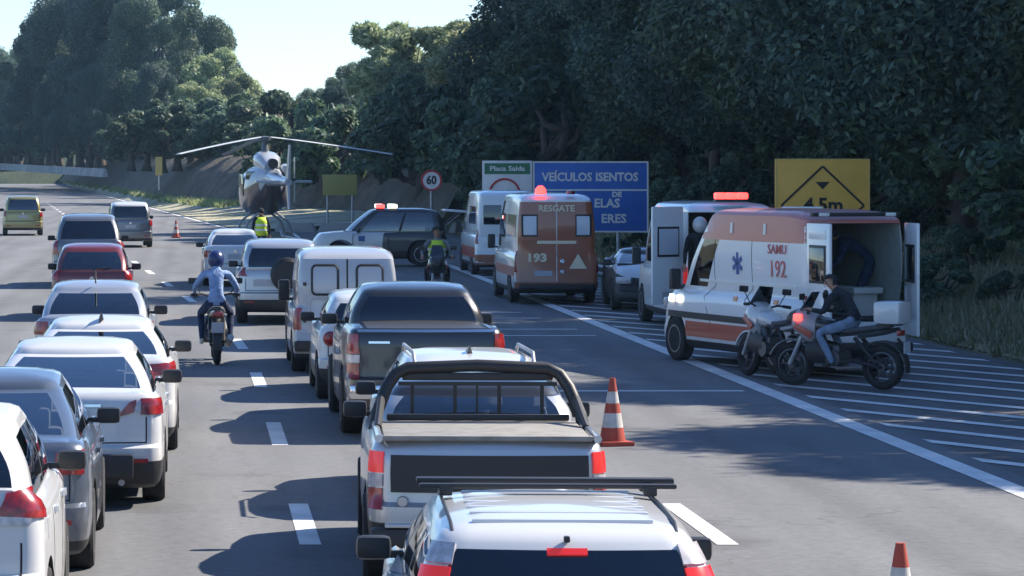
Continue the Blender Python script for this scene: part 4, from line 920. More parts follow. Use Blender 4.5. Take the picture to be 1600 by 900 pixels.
def side_text(sh, t, body, y, z, size, m, sx=1.0):
    p = sh.at(-sh.side_s(y, z), z); o = text_obj("lettering", body, size, m, t, (p[0]-.012, p[1], p[2]), (R(90), 0, R(-90)), bold=.001, sx=sx); return o
M_PINK = mat("red_print", (.55, .12, .12), .5)
side_text(sh, t, "SAMU", .95, 1.86, .20, M_PINK, 1.15); side_text(sh, t, "192", .95, 1.56, .36, M_PINK)
M_BLUEPRINT = mat("blue_print", (.05, .10, .30), .5)
st = []
for k in range(6):
    a = R(60*k); st.append((a))
ps = sh.at(-sh.side_s(2.25, 1.62), 1.62); bm = bmesh.new()
for k in range(3): box(bm, (0, 0, 0), (.008, .07, .34), Matrix.Rotation(R(60*k), 3, 'X'))
em = bmobj("emblem", bm, M_BLUEPRINT, t); em.location = (ps[0]-.006, ps[1], ps[2])
bm = bmesh.new()
box(bm, (0, .0, .44), (1.7, .24, .14), bev=.03); bmobj("rear_step", bm, M_BLACK, t, 40)
backdoor(t, (-.82, .02, 0), .74, .62, 2.28, R(-92), P_AMBW, M_GLASS, False); backdoor(t, (.80, .02, 0), .74, .62, 2.28, R(74), P_AMBW, M_GLASS, True)
bm = bmesh.new(); box(bm, (.45, 1.5, 1.25), (.5, 2.0, .1), bev=.03); box(bm, (.45, 1.5, 1.01), (.4, 1.8, .38)); bmobj("stretcher", bm, mat("stretcher_pad", (.55, .58, .56), .7), t, 40)
bm = bmesh.new(); box(bm, (-.62, 1.9, 1.5), (.24, 1.2, 1.0), bev=.02); bmobj("cabinet", bm, M_DARKIN, t, 40)
bm = bmesh.new(); lathe(bm, [(0, .01), (0, .10), (.03, .12), (.05, .07), (.05, .01)], 'Y', 20, (-.52, .12, 2.10)); bmobj("work_lamp", bm, M_BAND, t, 40)
bm = bmesh.new(); box(bm, (0, .09, 2.40), (1.45, .10, .06), bev=.015); bmobj("rear_roof_trim", bm, M_BLACK, t, 40)
for sg in (-1, 1):
    bm = bmesh.new(); box(bm, (sg*.55, .03, 2.40), (.16, .06, .05), bev=.015); bmobj("rear_roof_lamp", bm, M_BAND, t, 40)
    bm = bmesh.new(); box(bm, (sg*.83, .02, 1.0), (.08, .06, .42), bev=.015); bmobj("tail_light", bm, M_RED, t, 40)
for y in (4.15, 4.5):  # glowing white patches added in place of sun glints on the front wing
    for mir in (False, True): patch(sh, "wing_glint", sq(sh, y, y+.17, .94, 1.05), M_BEACON_GLINT, t, .03, 2, 2, mirror=mir)
bm = bmesh.new(); box(bm, (-.60, 4.98, .90), (.32, .24, .18), Matrix.Rotation(R(-25), 3, 'Z'), .05); bmobj("headlight", bm, M_CLEAR, t, 40)
# ambulance behind with its rear door swung open and a red light bar
t = thing("ambulance", "white ambulance with blank left rear door swung open and glowing red roof light bar", "ambulance", (9.98, 58, 0), R(1.5), GA_)
sh = car("van", t, P_AMBW, M_DARKGLASS, L=5.6, W=1.90, H=2.44, cargo=((0, 1.4, 1.54), (1.62, 3.4, 1.42), M_DARKIN))
backdoor(t, (-.93, .0, 0), .76, .55, 2.36, R(-148), P_AMBW, mat("frosted_pane", (.55, .60, .68), .25), False)
for o in list(t.children):
    if o.name.startswith("rear_door"):
        bm = bmesh.new(); box(bm, (.40, .045, .72), (.28, .02, .12)); bmobj("number_plate", bm, M_PLATE, o)
backdoor(t, (.93, .0, 0), .78, .55, 2.36, R(150), P_AMBW, M_GLASS, True)
lightbar(t, .02, .22, 2.47, .62, [M_BEACON, M_BEACON, M_BEACON])
bm = bmesh.new(); box(bm, (0, -.22, .36), (1.6, .5, .07), bev=.02); bmobj("rear_step", bm, M_BLACK, t, 40)
for sg in (-1, 1):
    bm = bmesh.new(); box(bm, (sg*.88, .01, 1.0), (.09, .06, .46), bev=.015); bmobj("tail_light", bm, M_REDLIT, t, 40)
    bm = bmesh.new(); box(bm, (sg*.87, .02, 1.9), (.1, .05, .7), bev=.01); bmobj("door_pillar", bm, P_AMBW, t, 40)
# patrol car nose behind it
t = thing("patrol_car", "white and dark patrol car, its nose showing left of the open ambulance door", "police car", (10.1, 71.0, 0), R(176), None)
sh = car("sedan", t, P_WHITE, M_DARKGLASS, H=1.32, L=4.5, trim_t=.85, roof_mat=P_BLACK)
for sg in (-1, 1):
    bm = bmesh.new(); box(bm, (sg*.62, 4.30, .66), (.34, .3, .15), Matrix.Rotation(R(-18*sg), 3, 'Z'), .04); bmobj("headlight", bm, M_CLEAR, t, 40)
bm = bmesh.new(); box(bm, (0, 4.40, .62), (.8, .1, .14), bev=.03); bmobj("grille", bm, M_BLACK, t, 40)
bm = bmesh.new(); box(bm, (0, 4.46, .48), (.4, .03, .13)); bmobj("number_plate", bm, M_PLATE, t)
# police SUV side on by the helicopter
t = thing("police_suv", "side on police SUV with white front, dark rear, raised tailgate and lit roof bar", "police car", (7.85, 97, 0), R(90))
sh = car("suv", t, P_WHITE, M_GLASS, deck_mat=P_BLACK, split=.50, L=4.35, W=1.85, H=1.80, ytr=.12, yrr=.3, yfr=2.55, ywb=3.2, wb=(.9, 3.4), R=.38, roof_mat=P_CHAR, trim_t=.2, rdrop=.06)
for mir in (False, True):
    patch(sh, "door_crest", sq(sh, 2.65, 2.85, .78, .94), M_BLUEPRINT, t, .02, 2, 2, mirror=mir)
    patch(sh, "door_seam", sq(sh, 3.0, 3.02, .45, 1.0), M_DOORSEAM, t, .014, 1, 5, mirror=mir); patch(sh, "door_seam", sq(sh, 1.9, 1.93, .45, 1.0), M_DOORSEAM, t, .004, 1, 5, mirror=mir)
lightbar(t, 0, 2.15, 1.77, 1.25, [M_BEACON, M_BEACON, M_BEACON_GLINT]); bl = t.children[-1]
bl.rotation_euler = (0, 0, 0)
lightbar(t, 0, 1.75, 1.77, 1.25, [M_BEACON_GLINT])
bm = bmesh.new(); box(bm, (0, -.28, 1.70), (1.4, .95, .07), Matrix.Rotation(R(4), 3, 'X'), .025); bmobj("raised_tailgate", bm, P_WHITE, t, 40)
for sg in (-1, 1): tub("gas_strut", [(sg*.6, .15, 1.25), (sg*.6, -.35, 1.66)], .015, M_STEEL, t, 6)

# ------------------------------------------------------------------ helicopter
M_HELI = paint("helicopter_paint", (.42, .45, .49)); M_HELID = paint("helicopter_dark", (.10, .075, .075)); M_BLADE = mat("rotor_blade", (.50, .53, .53), .4)
t = thing("helicopter", "grey and white helicopter standing tail on beside the bend with drooping rotor blades", "helicopter", (X_at(414, 131.5), 131.5, 0.0), R(7))
def hsec(y, w, zb, zt, n=20, flat=.75):
    zc, hz = (zb+zt)/2, (zt-zb)/2; out = []
    for k in range(n):
        a = 2*math.pi*k/n; c, s_ = math.cos(a), math.sin(a)
        out.append((w*abs(c)**flat*(1 if c > 0 else -1), y, zc+hz*abs(s_)**flat*(1 if s_ > 0 else -1)))
    return out
bm = bmesh.new(); loft(bm, [hsec(y, w, zb, zt) for y, w, zb, zt in ((-2.1, .34, 2.25, 2.95), (-1.75, .52, 1.85, 3.05), (-1.1, .80, 1.40, 3.12), (-.3, .93, 1.08, 3.15), (.6, .95, 1.0, 3.12), (1.4, .93, 1.0, 2.95), (2.1, .82, 1.05, 2.45), (2.6, .6, 1.15, 2.0), (2.9, .25, 1.3, 1.7))])
for f in bm.faces:
    if f.calc_center_median().z < 2.25: f.material_index = 1
fu = bmobj("fuselage", bm, [M_HELI, M_HELID], t, 40)
bm = bmesh.new(); loft(bm, [hsec(y, w, zb, zt, 14) for y, w, zb, zt in ((-1.9, .30, 2.7, 3.25), (-1.2, .50, 2.9, 3.62), (-.2, .55, 3.0, 3.72), (.5, .45, 3.0, 3.6), (1.0, .2, 3.0, 3.25))]); cw = bmobj("engine_cowling", bm, M_HELI, t, 40)
bm = bmesh.new(); lathe(bm, [(-2.15, .10), (-2.15, .20), (-1.5, .22), (-1.5, .05)], 'Y', 16, (.05, 0, 3.2)); bmobj("exhaust", bm, M_BLACK, cw, 40)
bm = bmesh.new(); lathe(bm, [(-.3, .02), (-.26, .16), (0, .24), (.3, .2), (.4, .05)], 'Y', 16, (.62, -1.5, 2.95)); bmobj("air_intake", bm, M_HELI, cw, 40)
bm = bmesh.new(); tube(bm, [(0, -1.7, 2.6), (0, -4, 2.5), (0, -6.6, 2.45)], [.36, .25, .15], 14); bmobj("tail_boom", bm, M_HELI, t, 40)
bm = bmesh.new(); loft(bm, [[(-.05, -6.0, 2.5), (.05, -6.0, 2.5), (.05, -6.75, 2.5), (-.05, -6.75, 2.5)], [(-.03+.0, -6.75, 3.95), (.03, -6.75, 3.95), (.03, -7.1, 3.95), (-.03, -7.1, 3.95)]]); bmobj("vertical_fin", bm, M_HELI, t)
bm = bmesh.new(); loft(bm, [[(-.05, -6.0, 2.4), (.05, -6.0, 2.4), (.05, -6.6, 2.4), (-.05, -6.6, 2.4)], [(-.03, -6.6, 1.35), (.03, -6.6, 1.35), (.03, -6.85, 1.35), (-.03, -6.85, 1.35)]]); bmobj("ventral_fin", bm, M_HELI, t)
bm = bmesh.new(); box(bm, (0, -5.2, 2.46), (2.3, .5, .10), bev=.03); bmobj("horizontal_stabilizer", bm, M_HELI, t, 40)
for k in range(2):
    bm = bmesh.new(); box(bm, (.26, -6.45, 2.55+(.48 if k else -.48)), (.03, .17, .86), bev=.008); bmobj("tail_rotor_blade", bm, M_BLADE, t, 40)
tub("tail_rotor_hub", [(0, -6.45, 2.5), (.30, -6.45, 2.55)], .06, M_BLACK, t)
bm = bmesh.new(); lathe(bm, [(3.55, .26), (3.8, .16), (4.1, .12), (4.18, .3), (4.32, .3), (4.36, .05)], 'Z', 16); bmobj("rotor_mast", bm, mat("mast_metal", (.12, .14, .16), .5, .4), t, 40)
for az in (-12, 108, 228):
    bm = bmesh.new(); n = 9; rings = []
    for i in range(n):
        r = .25+5.2*i/(n-1); dz = .08-.75*(r/5.45)**1.15; c = .06 if i == 0 else .17
        rings.append([(r, -c, dz-.01), (r, -c*.2, dz+.03), (r, c, dz), (r, -c*.2, dz-.025)])
    loft(bm, rings); b = bmobj("rotor_blade", bm, M_BLADE, t, 40); b.location = (0, 0, 4.25); b.rotation_euler = (0, 0, R(az-7))
for sg in (-1, 1):
    tub("landing_skid", [(sg*1.05, 2.6, .32), (sg*1.08, 2.2, .08), (sg*1.08, -1.7, .06), (sg*1.08, -1.9, .08)], .055, M_STEEL, t)
    for y in (1.2, -.9): tub("skid_leg", [(sg*.35, y, 1.15), (sg*.85, y, .75), (sg*1.08, y, .08)], .05, M_STEEL, t)
for sg in (-1, 1):
    bm = bmesh.new(); box(bm, (sg*.945, .5, 2.3), (.03, 1.3, .9), bev=.01); bmobj("cabin_window", bm, M_DARKGLASS, t, 40)
bm = bmesh.new(); box(bm, (-.75, -1.0, 2.7), (.05, .6, .35), Matrix.Rotation(R(30), 3, 'Z'), .01); bmobj("rear_quarter_window", bm, M_DARKGLASS, t, 40)

# ------------------------------------------------------------------ motorcycles
BW = {}
def bike(name, label, x, y, rz, col, boxm=None, fairing=None, lamp=M_RED, group=None, head=None, lean=0):
    t = thing(name, label, "motorcycle", (x, y, 0), rz, group)
    if lean: t.rotation_euler = (0, R(lean), rz)
    r = .31
    if not BW:
        bm = bmesh.new(); pr = []
        lathe(bm, [(-.045, r-.09), (-.06, r-.05), (-.035, r-.01), (0, r), (.035, r-.01), (.06, r-.05), (.045, r-.09), (-.045, r-.09)], 'X', 28, cap=False); bmesh.ops.recalc_face_normals(bm, faces=bm.faces[:]); BW["t"] = bpy.data.meshes.new("tyre"); bm.to_mesh(BW["t"]); bm.free(); BW["t"].materials.append(M_TYRE)
        bm = bmesh.new(); lathe(bm, [(-.04, r-.08), (-.05, r-.11), (.05, r-.11), (.04, r-.08), (-.04, r-.08)], 'X', 28, cap=False); lathe(bm, [(-.06, .01), (-.06, .06), (.06, .06), (.06, .01)], 'X', 14)
        for k in range(6): a = 2*math.pi*k/6; tube(bm, [(0, .04*math.cos(a), .04*math.sin(a)), (0, (r-.1)*math.cos(a), (r-.1)*math.sin(a))], .014, 5)
        lathe(bm, [(.066, .09), (.066, .13), (.072, .13), (.072, .09), (.066, .09)], 'X', 20, cap=False); bmesh.ops.recalc_face_normals(bm, faces=bm.faces[:]); BW["r"] = bpy.data.meshes.new("rim"); bm.to_mesh(BW["r"]); bm.free(); BW["r"].materials.append(mat('bike_rim', (.10, .10, .11), .4, .7))
    for yy in (-.68, .70):
        w = link(bpy.data.objects.new("wheel", BW["t"]), t); w.location = (0, yy, r); link(bpy.data.objects.new("rim", BW["r"]), w)
    bm = bmesh.new()
    for sg in (-1, 1):
        tube(bm, [(sg*.07, .42, .92), (sg*.16, .25, .55), (sg*.15, -.10, .38), (sg*.10, -.30, .40)], .024, 6); tube(bm, [(sg*.08, .40, .88), (sg*.12, -.1, .74), (sg*.10, -.62, .80)], .02, 6); tube(bm, [(sg*.10, -.22, .40), (sg*.09, -.68, r)], .028, 6)
        tube(bm, [(sg*.11, -.30, .72), (sg*.10, -.62, .36)], .03, 6)
    bmobj("frame", bm, M_BLACK, t, 40)
    bm = bmesh.new(); box(bm, (0, .10, .47), (.26, .36, .28), bev=.05); lathe(bm, [(-.19, .02), (-.19, .11), (.19, .11), (.19, .02)], 'X', 16, (0, .0, .42)); tube(bm, [(0, .22, .55), (0, .30, .74)], .085, 10); bmobj("engine", bm, mat("engine_metal", (.10, .10, .105), .45, .6), t, 40)
    bm = bmesh.new(); loft(bm, [hsec(yy, w, zb, zt, 12, .85) for yy, w, zb, zt in ((-.08, .09, .76, .86), (.05, .15, .74, .96), (.25, .17, .74, 1.0), (.40, .13, .80, .98), (.46, .06, .86, .94))]); bmobj("fuel_tank", bm, col, t, 40)
    bm = bmesh.new(); loft(bm, [hsec(yy, w, zb, zt, 12, .7) for yy, w, zb, zt in ((0, .09, .78, .85), (-.15, .15, .76, .84), (-.40, .14, .79, .88), (-.70, .11, .84, .92), (-.82, .06, .87, .92))]); bmobj("saddle", bm, M_SEAT, t, 40)
    bm = bmesh.new(); loft(bm, [hsec(yy, w, zb, zt, 10, .8) for yy, w, zb, zt in ((-.35, .13, .70, .80), (-.70, .12, .76, .85), (-.92, .05, .82, .88))]); bmobj("tail_fairing", bm, col, t, 40)
    bm = bmesh.new()
    for sg in (-1, 1): tube(bm, [(sg*.10, .70, r), (sg*.10, .52, .70), (sg*.10, .43, 1.0)], [.035, .03, .024], 8)
    bmobj("front_fork", bm, M_STEEL, t, 40)
    bm = bmesh.new(); tube(bm, [(-.37, .28, 1.06), (-.22, .36, 1.07), (-.08, .42, 1.02), (.08, .42, 1.02), (.22, .36, 1.07), (.37, .28, 1.06)], .016, 8)
    for sg in (-1, 1): tube(bm, [(sg*.28, .325, 1.067), (sg*.39, .27, 1.058)], .024, 8)
    bmobj("handlebar", bm, M_BLACK, t, 40)
    for sg in (-1, 1):
        bm = bmesh.new(); tube(bm, [(sg*.24, .36, 1.07), (sg*.34, .38, 1.24)], .008, 6); box(bm, (sg*.36, .38, 1.28), (.15, .03, .09), bev=.02); bmobj("mirror", bm, M_BLACK, t, 40)
    bm = bmesh.new(); lathe(bm, [(.40, .04), (.46, .10), (.55, .115), (.58, .09), (.585, .01)], 'Y', 18, (0, 0, .92)); bmobj("headlight", bm, head or M_CLEAR, t, 40)
    for nm, y0, a0, a1, rr in (("front_mudguard", .70, 20, 150, r+.03), ("rear_mudguard", -.68, 60, 190, r+.05)):
        bm = bmesh.new(); rings = []
        for k in range(9):
            a = R(a0+(a1-a0)*k/8); c, s_ = math.cos(a), math.sin(a); rings.append([(-.075, y0+rr*c, r+rr*s_), (.075, y0+rr*c, r+rr*s_), (.07, y0+(rr+.02)*c, r+(rr+.02)*s_), (-.07, y0+(rr+.02)*c, r+(rr+.02)*s_)])
        loft(bm, rings); bmobj(nm, bm, col if nm[0] == 'f' else M_BLACK, t, 40)
    bm = bmesh.new(); box(bm, (0, -.95, .80), (.17, .06, .08), bev=.02); bmobj("tail_light", bm, lamp, t, 40)
    bm = bmesh.new(); box(bm, (0, -1.04, .60), (.19, .012, .16), Matrix.Identity(3)); bmobj("number_plate", bm, M_PLATE, t)
    bm = bmesh.new(); tube(bm, [(0, -.9, .72), (0, -1.02, .60)], .02, 6); bmobj("plate_bracket", bm, M_BLACK, t)
    bm = bmesh.new(); tube(bm, [(.12, .3, .45), (.17, .1, .26), (.19, -.3, .30), (.21, -.85, .44)], [.025, .03, .05, .055], 10); bmobj("exhaust", bm, M_STEEL, t, 40)
    if fairing:
        bm = bmesh.new(); loft(bm, [hsec(yy, w, zb, zt, 14, .8) for yy, w, zb, zt in ((.28, .17, .60, 1.02), (.45, .22, .62, 1.12), (.62, .17, .76, 1.10), (.74, .06, .86, .98))]); bmobj("fairing", bm, fairing, t, 40)
        bm = bmesh.new(); loft(bm, [[(-.17, .5, 1.08), (.17, .5, 1.08), (.17, .52, 1.08), (-.17, .52, 1.08)], [(-.11, .34, 1.34), (.11, .34, 1.34), (.11, .36, 1.34), (-.11, .36, 1.34)]]); bmobj("windshield", bm, M_DARKGLASS, t)
        bm = bmesh.new(); loft(bm, [hsec(yy, w, zb, zt, 12, .7) for yy, w, zb, zt in ((.60, .165, .86, 1.10), (.70, .13, .84, 1.06), (.78, .05, .88, .99))]); bmobj("headlight_mask", bm, M_BLACK, t, 40)
        for sg in (-1, 1):
            bm = bmesh.new(); box(bm, (sg*.215, .44, .80), (.02, .30, .09), Matrix.Rotation(R(28), 3, 'X'), .008); bmobj("accent_stripe", bm, M_STRIPE, t, 40)
            bm = bmesh.new(); loft(bm, [hsec(yy, .03, zb, zt, 8, .8) for yy, zb, zt in ((.42, .40, .62), (.25, .34, .66), (.02, .36, .60))]); bmesh.ops.translate(bm, verts=bm.verts[:], vec=(sg*.165, 0, 0)); bmobj("engine_cover", bm, M_BLACK, t, 40)
    if boxm:
        bm = bmesh.new(); box(bm, (0, -.82, 1.08), (.42, .40, .32), bev=.06); bmobj("top_box", bm, boxm, t, 40)
        bm = bmesh.new(); box(bm, (0, -.78, .915), (.2, .3, .03)); bmobj("luggage_rack", bm, M_BLACK, t)
    return t
# ------------------------------------------------------------------ people
SKIN = mat("skin", (.36, .20, .13), .55)
def cloth(name, c):
    """woven cloth with folds"""
    if name in MATS: return MATS[name]
    m = mat(name, c, .85, noise=.4, nscale=9); t = m.node_tree; b = t.nodes["Principled BSDF"]
    tc = t.nodes.new("ShaderNodeTexCoord"); n = t.nodes.new("ShaderNodeTexNoise"); n.inputs["Scale"].default_value = 11; n.inputs["Detail"].default_value = 3; n.inputs["Distortion"].default_value = 1.5
    bp = t.nodes.new("ShaderNodeBump"); bp.inputs["Strength"].default_value = .9; bp.inputs["Distance"].default_value = .03
    t.links.new(tc.outputs["Object"], n.inputs["Vector"]); t.links.new(n.outputs[0], bp.inputs["Height"]); t.links.new(bp.outputs[0], b.inputs["Normal"]); return m
def figure(t, J, shirt, trousers, shoes, gloves=None, sleeves=None, head=True):
    """one continuous body grown over a jointed skeleton"""
    V, E, RD, MT = [], [], [], []
    def v(p, r): V.append(tuple(p)); RD.append(r); return len(V)-1
    def e(a, b, m): E.append((a, b)); MT.append(m)
    pel = v(J["pelvis"], .135); wa = v(J["waist"], .125); ch = v(J["chest"], .150); up = v(J["upper"], .115); nk = v(J["neck"], .058); hd = v(J["head"], .088); tp = v(J["top"], .075)
    e(pel, wa, 0); e(wa, ch, 0); e(ch, up, 0); e(up, nk, 0); e(nk, hd, 3); e(hd, tp, 3)
    for s in ("l", "r"):
        sg = -1 if s == "l" else 1
        sh_ = v(J["shoulder_"+s], .068); el = v(J["elbow_"+s], .047); wr = v(J["wrist_"+s], .032); e(up, sh_, 0); e(sh_, el, 0); e(el, wr, 4)
        a, b = Vector(J["elbow_"+s]), Vector(J["wrist_"+s]); d = (b-a).normalized(); cu = Vector(J.get("curl", (0, 0, -1))); sd = d.cross(cu); sd = sd.normalized() if sd.length > 1e-3 else Vector((1, 0, 0)); cu = sd.cross(d).normalized()
        pm = v(b+d*.06, .034); e(wr, pm, 5)
        for k in range(4):
            o = (k-1.5)*.021; ln = (.032, .038, .036, .028)[k]
            f1 = v(b+d*(.095)+sd*o, .010); f2 = v(b+d*(.095+ln*.8)+sd*o+cu*ln*.4, .009); f3 = v(b+d*(.095+ln*1.1)+sd*o+cu*ln*1.3, .008); e(pm, f1, 5); e(f1, f2, 5); e(f2, f3, 5)
        t1 = v(b+d*.05-sd*.045*1+cu*.02, .011); t2 = v(b+d*.085-sd*.055+cu*.045, .009); e(pm, t1, 5); e(t1, t2, 5)
        hp = v(J["hip_"+s], .098); kn = v(J["knee_"+s], .064); an = v(J["ankle_"+s], .045); toe = v(J["toe_"+s], .038); e(pel, hp, 1); e(hp, kn, 1); e(kn, an, 1); e(an, toe, 2)
    me = bpy.data.meshes.new("body"); me.from_pydata(V, E, []); o = bpy.data.objects.new("body", me); C.objects.link(o)
    md = o.modifiers.new("skin", 'SKIN'); md.use_smooth_shade = True; md.branch_smoothing = .6
    for i, sv in enumerate(me.skin_vertices[0].data): sv.radius = (RD[i], RD[i]*(.78 if i in (0, 1, 2, 3) else 1)); sv.use_root = (i == 0)
    sb = o.modifiers.new("sub", 'SUBSURF'); sb.levels = 2; sb.render_levels = 2
    dg = bpy.context.evaluated_depsgraph_get(); m2 = bpy.data.meshes.new_from_object(o.evaluated_get(dg)); bpy.data.objects.remove(o)
    for m in (shirt, trousers, shoes, SKIN, sleeves or shirt, gloves or SKIN): m2.materials.append(m)
    A = np.array([V[a] for a, b in E]); B = np.array([V[b] for a, b in E]); D = B-A; L2 = (D*D).sum(1)
    RA = np.array([RD[a] for a, b in E]); RB = np.array([RD[b] for a, b in E])
    for p in m2.polygons:
        c = np.array(p.center); u = np.clip(((c-A)*D).sum(1)/L2, 0, 1); q = np.linalg.norm(A+D*u[:, None]-c, axis=1)-(RA*(1-u)+RB*u); p.material_index = MT[int(np.argmin(q))]; p.use_smooth = True
    return link(bpy.data.objects.new("body", m2), t)
def mirrorJ(J):
    K = dict(J)
    for k, p in J.items():
        if k.endswith("_r") and k[:-2]+"_l" not in J: K[k[:-2]+"_l"] = (-p[0], p[1], p[2])
    return K
def head_bits(t, c, fwd, helmet=None, visor=True, hair=None):
    """c: head centre, fwd: angle of the face about z (0 = +y)"""
    h = bpy.data.objects.new("tmp", None)
    if helmet:
        bm = bmesh.new(); bmesh.ops.create_uvsphere(bm, u_segments=20, v_segments=14, radius=.145); bmesh.ops.scale(bm, verts=bm.verts[:], vec=(.92, 1.05, 1.06))
        o = bmobj("helmet", bm, helmet, t, 60); o.location = c; o.rotation_euler = (0, 0, fwd)
        if visor:
            bm = bmesh.new(); rows_ = []
            for zz in (-.035, .0, .05):
                rr = math.sqrt(.148**2-zz*zz); rows_.append([bm.verts.new((rr*.95*math.sin(R(a)), rr*1.08*math.cos(R(a)), zz)) for a in range(-60, 61, 15)])
            for r0, r1 in zip(rows_[:-1], rows_[1:]):
                for k in range(len(r0)-1): bm.faces.new((r0[k], r0[k+1], r1[k+1], r1[k]))
            bmobj("visor", bm, M_BLACK, o, 60)
    else:
        if hair:
            bm = bmesh.new(); bmesh.ops.create_uvsphere(bm, u_segments=18, v_segments=12, radius=.108)
            dl = [v for v in bm.verts if v.co.z < -.055 or (v.co.y > .035 and v.co.z < .045)]; bmesh.ops.delete(bm, geom=dl, context='VERTS'); o = bmobj("hair", bm, hair, t, 60); o.location = (c[0], c[1], c[2]+.02); o.rotation_euler = (0, 0, fwd)
        bm = bmesh.new(); rm = Matrix.Rotation(fwd, 3, 'Z')
        loft(bm, [[rm @ Vector(p)+Vector(c) for p in q] for q in ([(-.018, .085, -.03), (.018, .085, -.03), (.0, .112, -.03)], [(-.008, .088, .02), (.008, .088, .02), (0, .094, .02)])]); bmobj("nose", bm, SKIN, t)
        for sg in (-1, 1):
            bm = bmesh.new(); bmesh.ops.create_uvsphere(bm, u_segments=8, v_segments=6, radius=.011); o = bmobj("eye", bm, M_BLACK, t); o.location = Vector(c)+rm @ Vector((sg*.032, .085, .018))
            bm = bmesh.new(); bmesh.ops.create_uvsphere(bm, u_segments=8, v_segments=6, radius=.028); bmesh.ops.scale(bm, verts=bm.verts[:], vec=(.4, .8, 1.2)); o = bmobj("ear", bm, SKIN, t); o.location = Vector(c)+rm @ Vector((sg*.09, 0, 0)); o.rotation_euler = (0, 0, fwd)
        bm = bmesh.new(); box(bm, (0, 0, 0), (.045, .012, .009), bev=.003); o = bmobj("mouth", bm, mat("lips", (.25, .09, .07), .6), t); o.location = Vector(c)+rm @ Vector((0, .084, -.052)); o.rotation_euler = (0, 0, fwd)
    bpy.data.objects.remove(h)
def ell_ring(cx, cy, z, a, b, n=20): return [(cx+a*math.cos(2*math.pi*k/n), cy+b*math.sin(2*math.pi*k/n), z) for k in range(n)]
def vest(t, rows_, m, bands):
    bm = bmesh.new(); loft(bm, [ell_ring(*r) for r in rows_], cap=False); o = bmobj("safety_vest", bm, m, t, 60)
    so = o.modifiers.new("thick", 'SOLIDIFY'); so.thickness = .012
    for r0, r1 in bands:
        bm = bmesh.new(); loft(bm, [ell_ring(*r0), ell_ring(*r1)], cap=False); b = bmobj("reflective_band", bm, M_BAND, o, 60)
RIDE = mirrorJ({"pelvis": (0, -.28, .94), "waist": (0, -.27, 1.10), "chest": (0, -.19, 1.28), "upper": (0, -.12, 1.42), "neck": (0, -.08, 1.52), "head": (0, -.04, 1.62), "top": (0, -.02, 1.70),
    "shoulder_r": (.20, -.11, 1.40), "elbow_r": (.34, .05, 1.18), "wrist_r": (.33, .24, 1.10), "hip_r": (.12, -.22, .90), "knee_r": (.24, .20, .78), "ankle_r": (.22, -.02, .36), "toe_r": (.23, .14, .30)})
STAND = mirrorJ({"pelvis": (0, 0, .96), "waist": (0, .0, 1.12), "chest": (0, .01, 1.29), "upper": (0, .0, 1.42), "neck": (0, .01, 1.52), "head": (0, .03, 1.62), "top": (0, .03, 1.70),
    "shoulder_r": (.20, 0, 1.41), "elbow_r": (.27, -.03, 1.13), "wrist_r": (.28, .08, .90), "hip_r": (.11, 0, .90), "knee_r": (.13, .03, .50), "ankle_r": (.14, 0, .09), "toe_r": (.16, .15, .05)})
def raise_(J, dz): return {k: ((p[0], p[1], p[2]+dz) if isinstance(p, tuple) and k != "curl" else p) for k, p in J.items()}
J_BLUE = cloth("blue_jacket", (.28, .40, .64)); J_DARK = cloth("dark_uniform", (.02, .024, .032)); JEANS = cloth("light_jeans", (.22, .30, .42)); SHOE = mat("dark_shoe", (.02, .02, .02), .7); PALE = mat("pale_shoe", (.7, .7, .66), .7); NAVY = cloth("navy_cloth", (.02, .035, .09)); GREYT = cloth("grey_cloth", (.20, .21, .22))
# courier on the lane line
bx, by = X_at(338, 48.6), 48.6
bike("motorcycle", "dark motorcycle ridden between the lanes by the person in the blue jacket", bx, by+.9, R(1), P_BLACK, lamp=M_RED)
t = thing("person", "motorcyclist in bright blue jacket and blue helmet riding away between the lanes", "person", (bx, by+.9, 0), R(1))
figure(t, RIDE, J_BLUE, NAVY, PALE, gloves=SHOE); head_bits(t, (0, -.03, 1.63), 0, mat("blue_helmet", (.02, .035, .12), .3))
# police rider facing us
bx, by = X_at(683, 70), 70
bike("motorcycle", "dark police motorcycle facing the traffic left of the white ambulance", bx, by, R(176), P_BLACK, fairing=P_BLACK, head=M_CLEAR)
t = thing("person", "police rider in green hi vis vest on motorcycle between patrol SUV and white ambulance", "person", (bx, by, 0), R(176))
figure(t, RIDE, GREYT, J_DARK, SHOE); head_bits(t, (0, -.03, 1.63), 0, None, hair=J_DARK)
vest(t, [(0, -.27, 1.0, .185, .15), (0, -.24, 1.15, .185, .15), (0, -.18, 1.30, .205, .16), (0, -.12, 1.44, .16, .11)], M_HVIS, [((0, -.255, 1.09, .20, .165), (0, -.245, 1.14, .20, .165)), ((0, -.215, 1.21, .208, .168), (0, -.20, 1.26, .212, .17))])
# officer by the helicopter
t = thing("person", "officer in yellow green hi vis vest standing in front of the helicopter", "person", (X_at(408, 100), 100, 0), R(8))
figure(t, STAND, J_DARK, J_DARK, SHOE); head_bits(t, (0, .03, 1.63), 0, None, hair=J_DARK)
vest(t, [(0, 0, .86, .215, .16), (0, 0, 1.05, .20, .155), (0, .01, 1.30, .215, .16), (0, 0, 1.46, .16, .10)], M_HVIS, [((0, 0, 1.02, .212, .166), (0, 0, 1.08, .212, .166)), ((0, .005, 1.18, .216, .168), (0, .005, 1.24, .218, .168))])
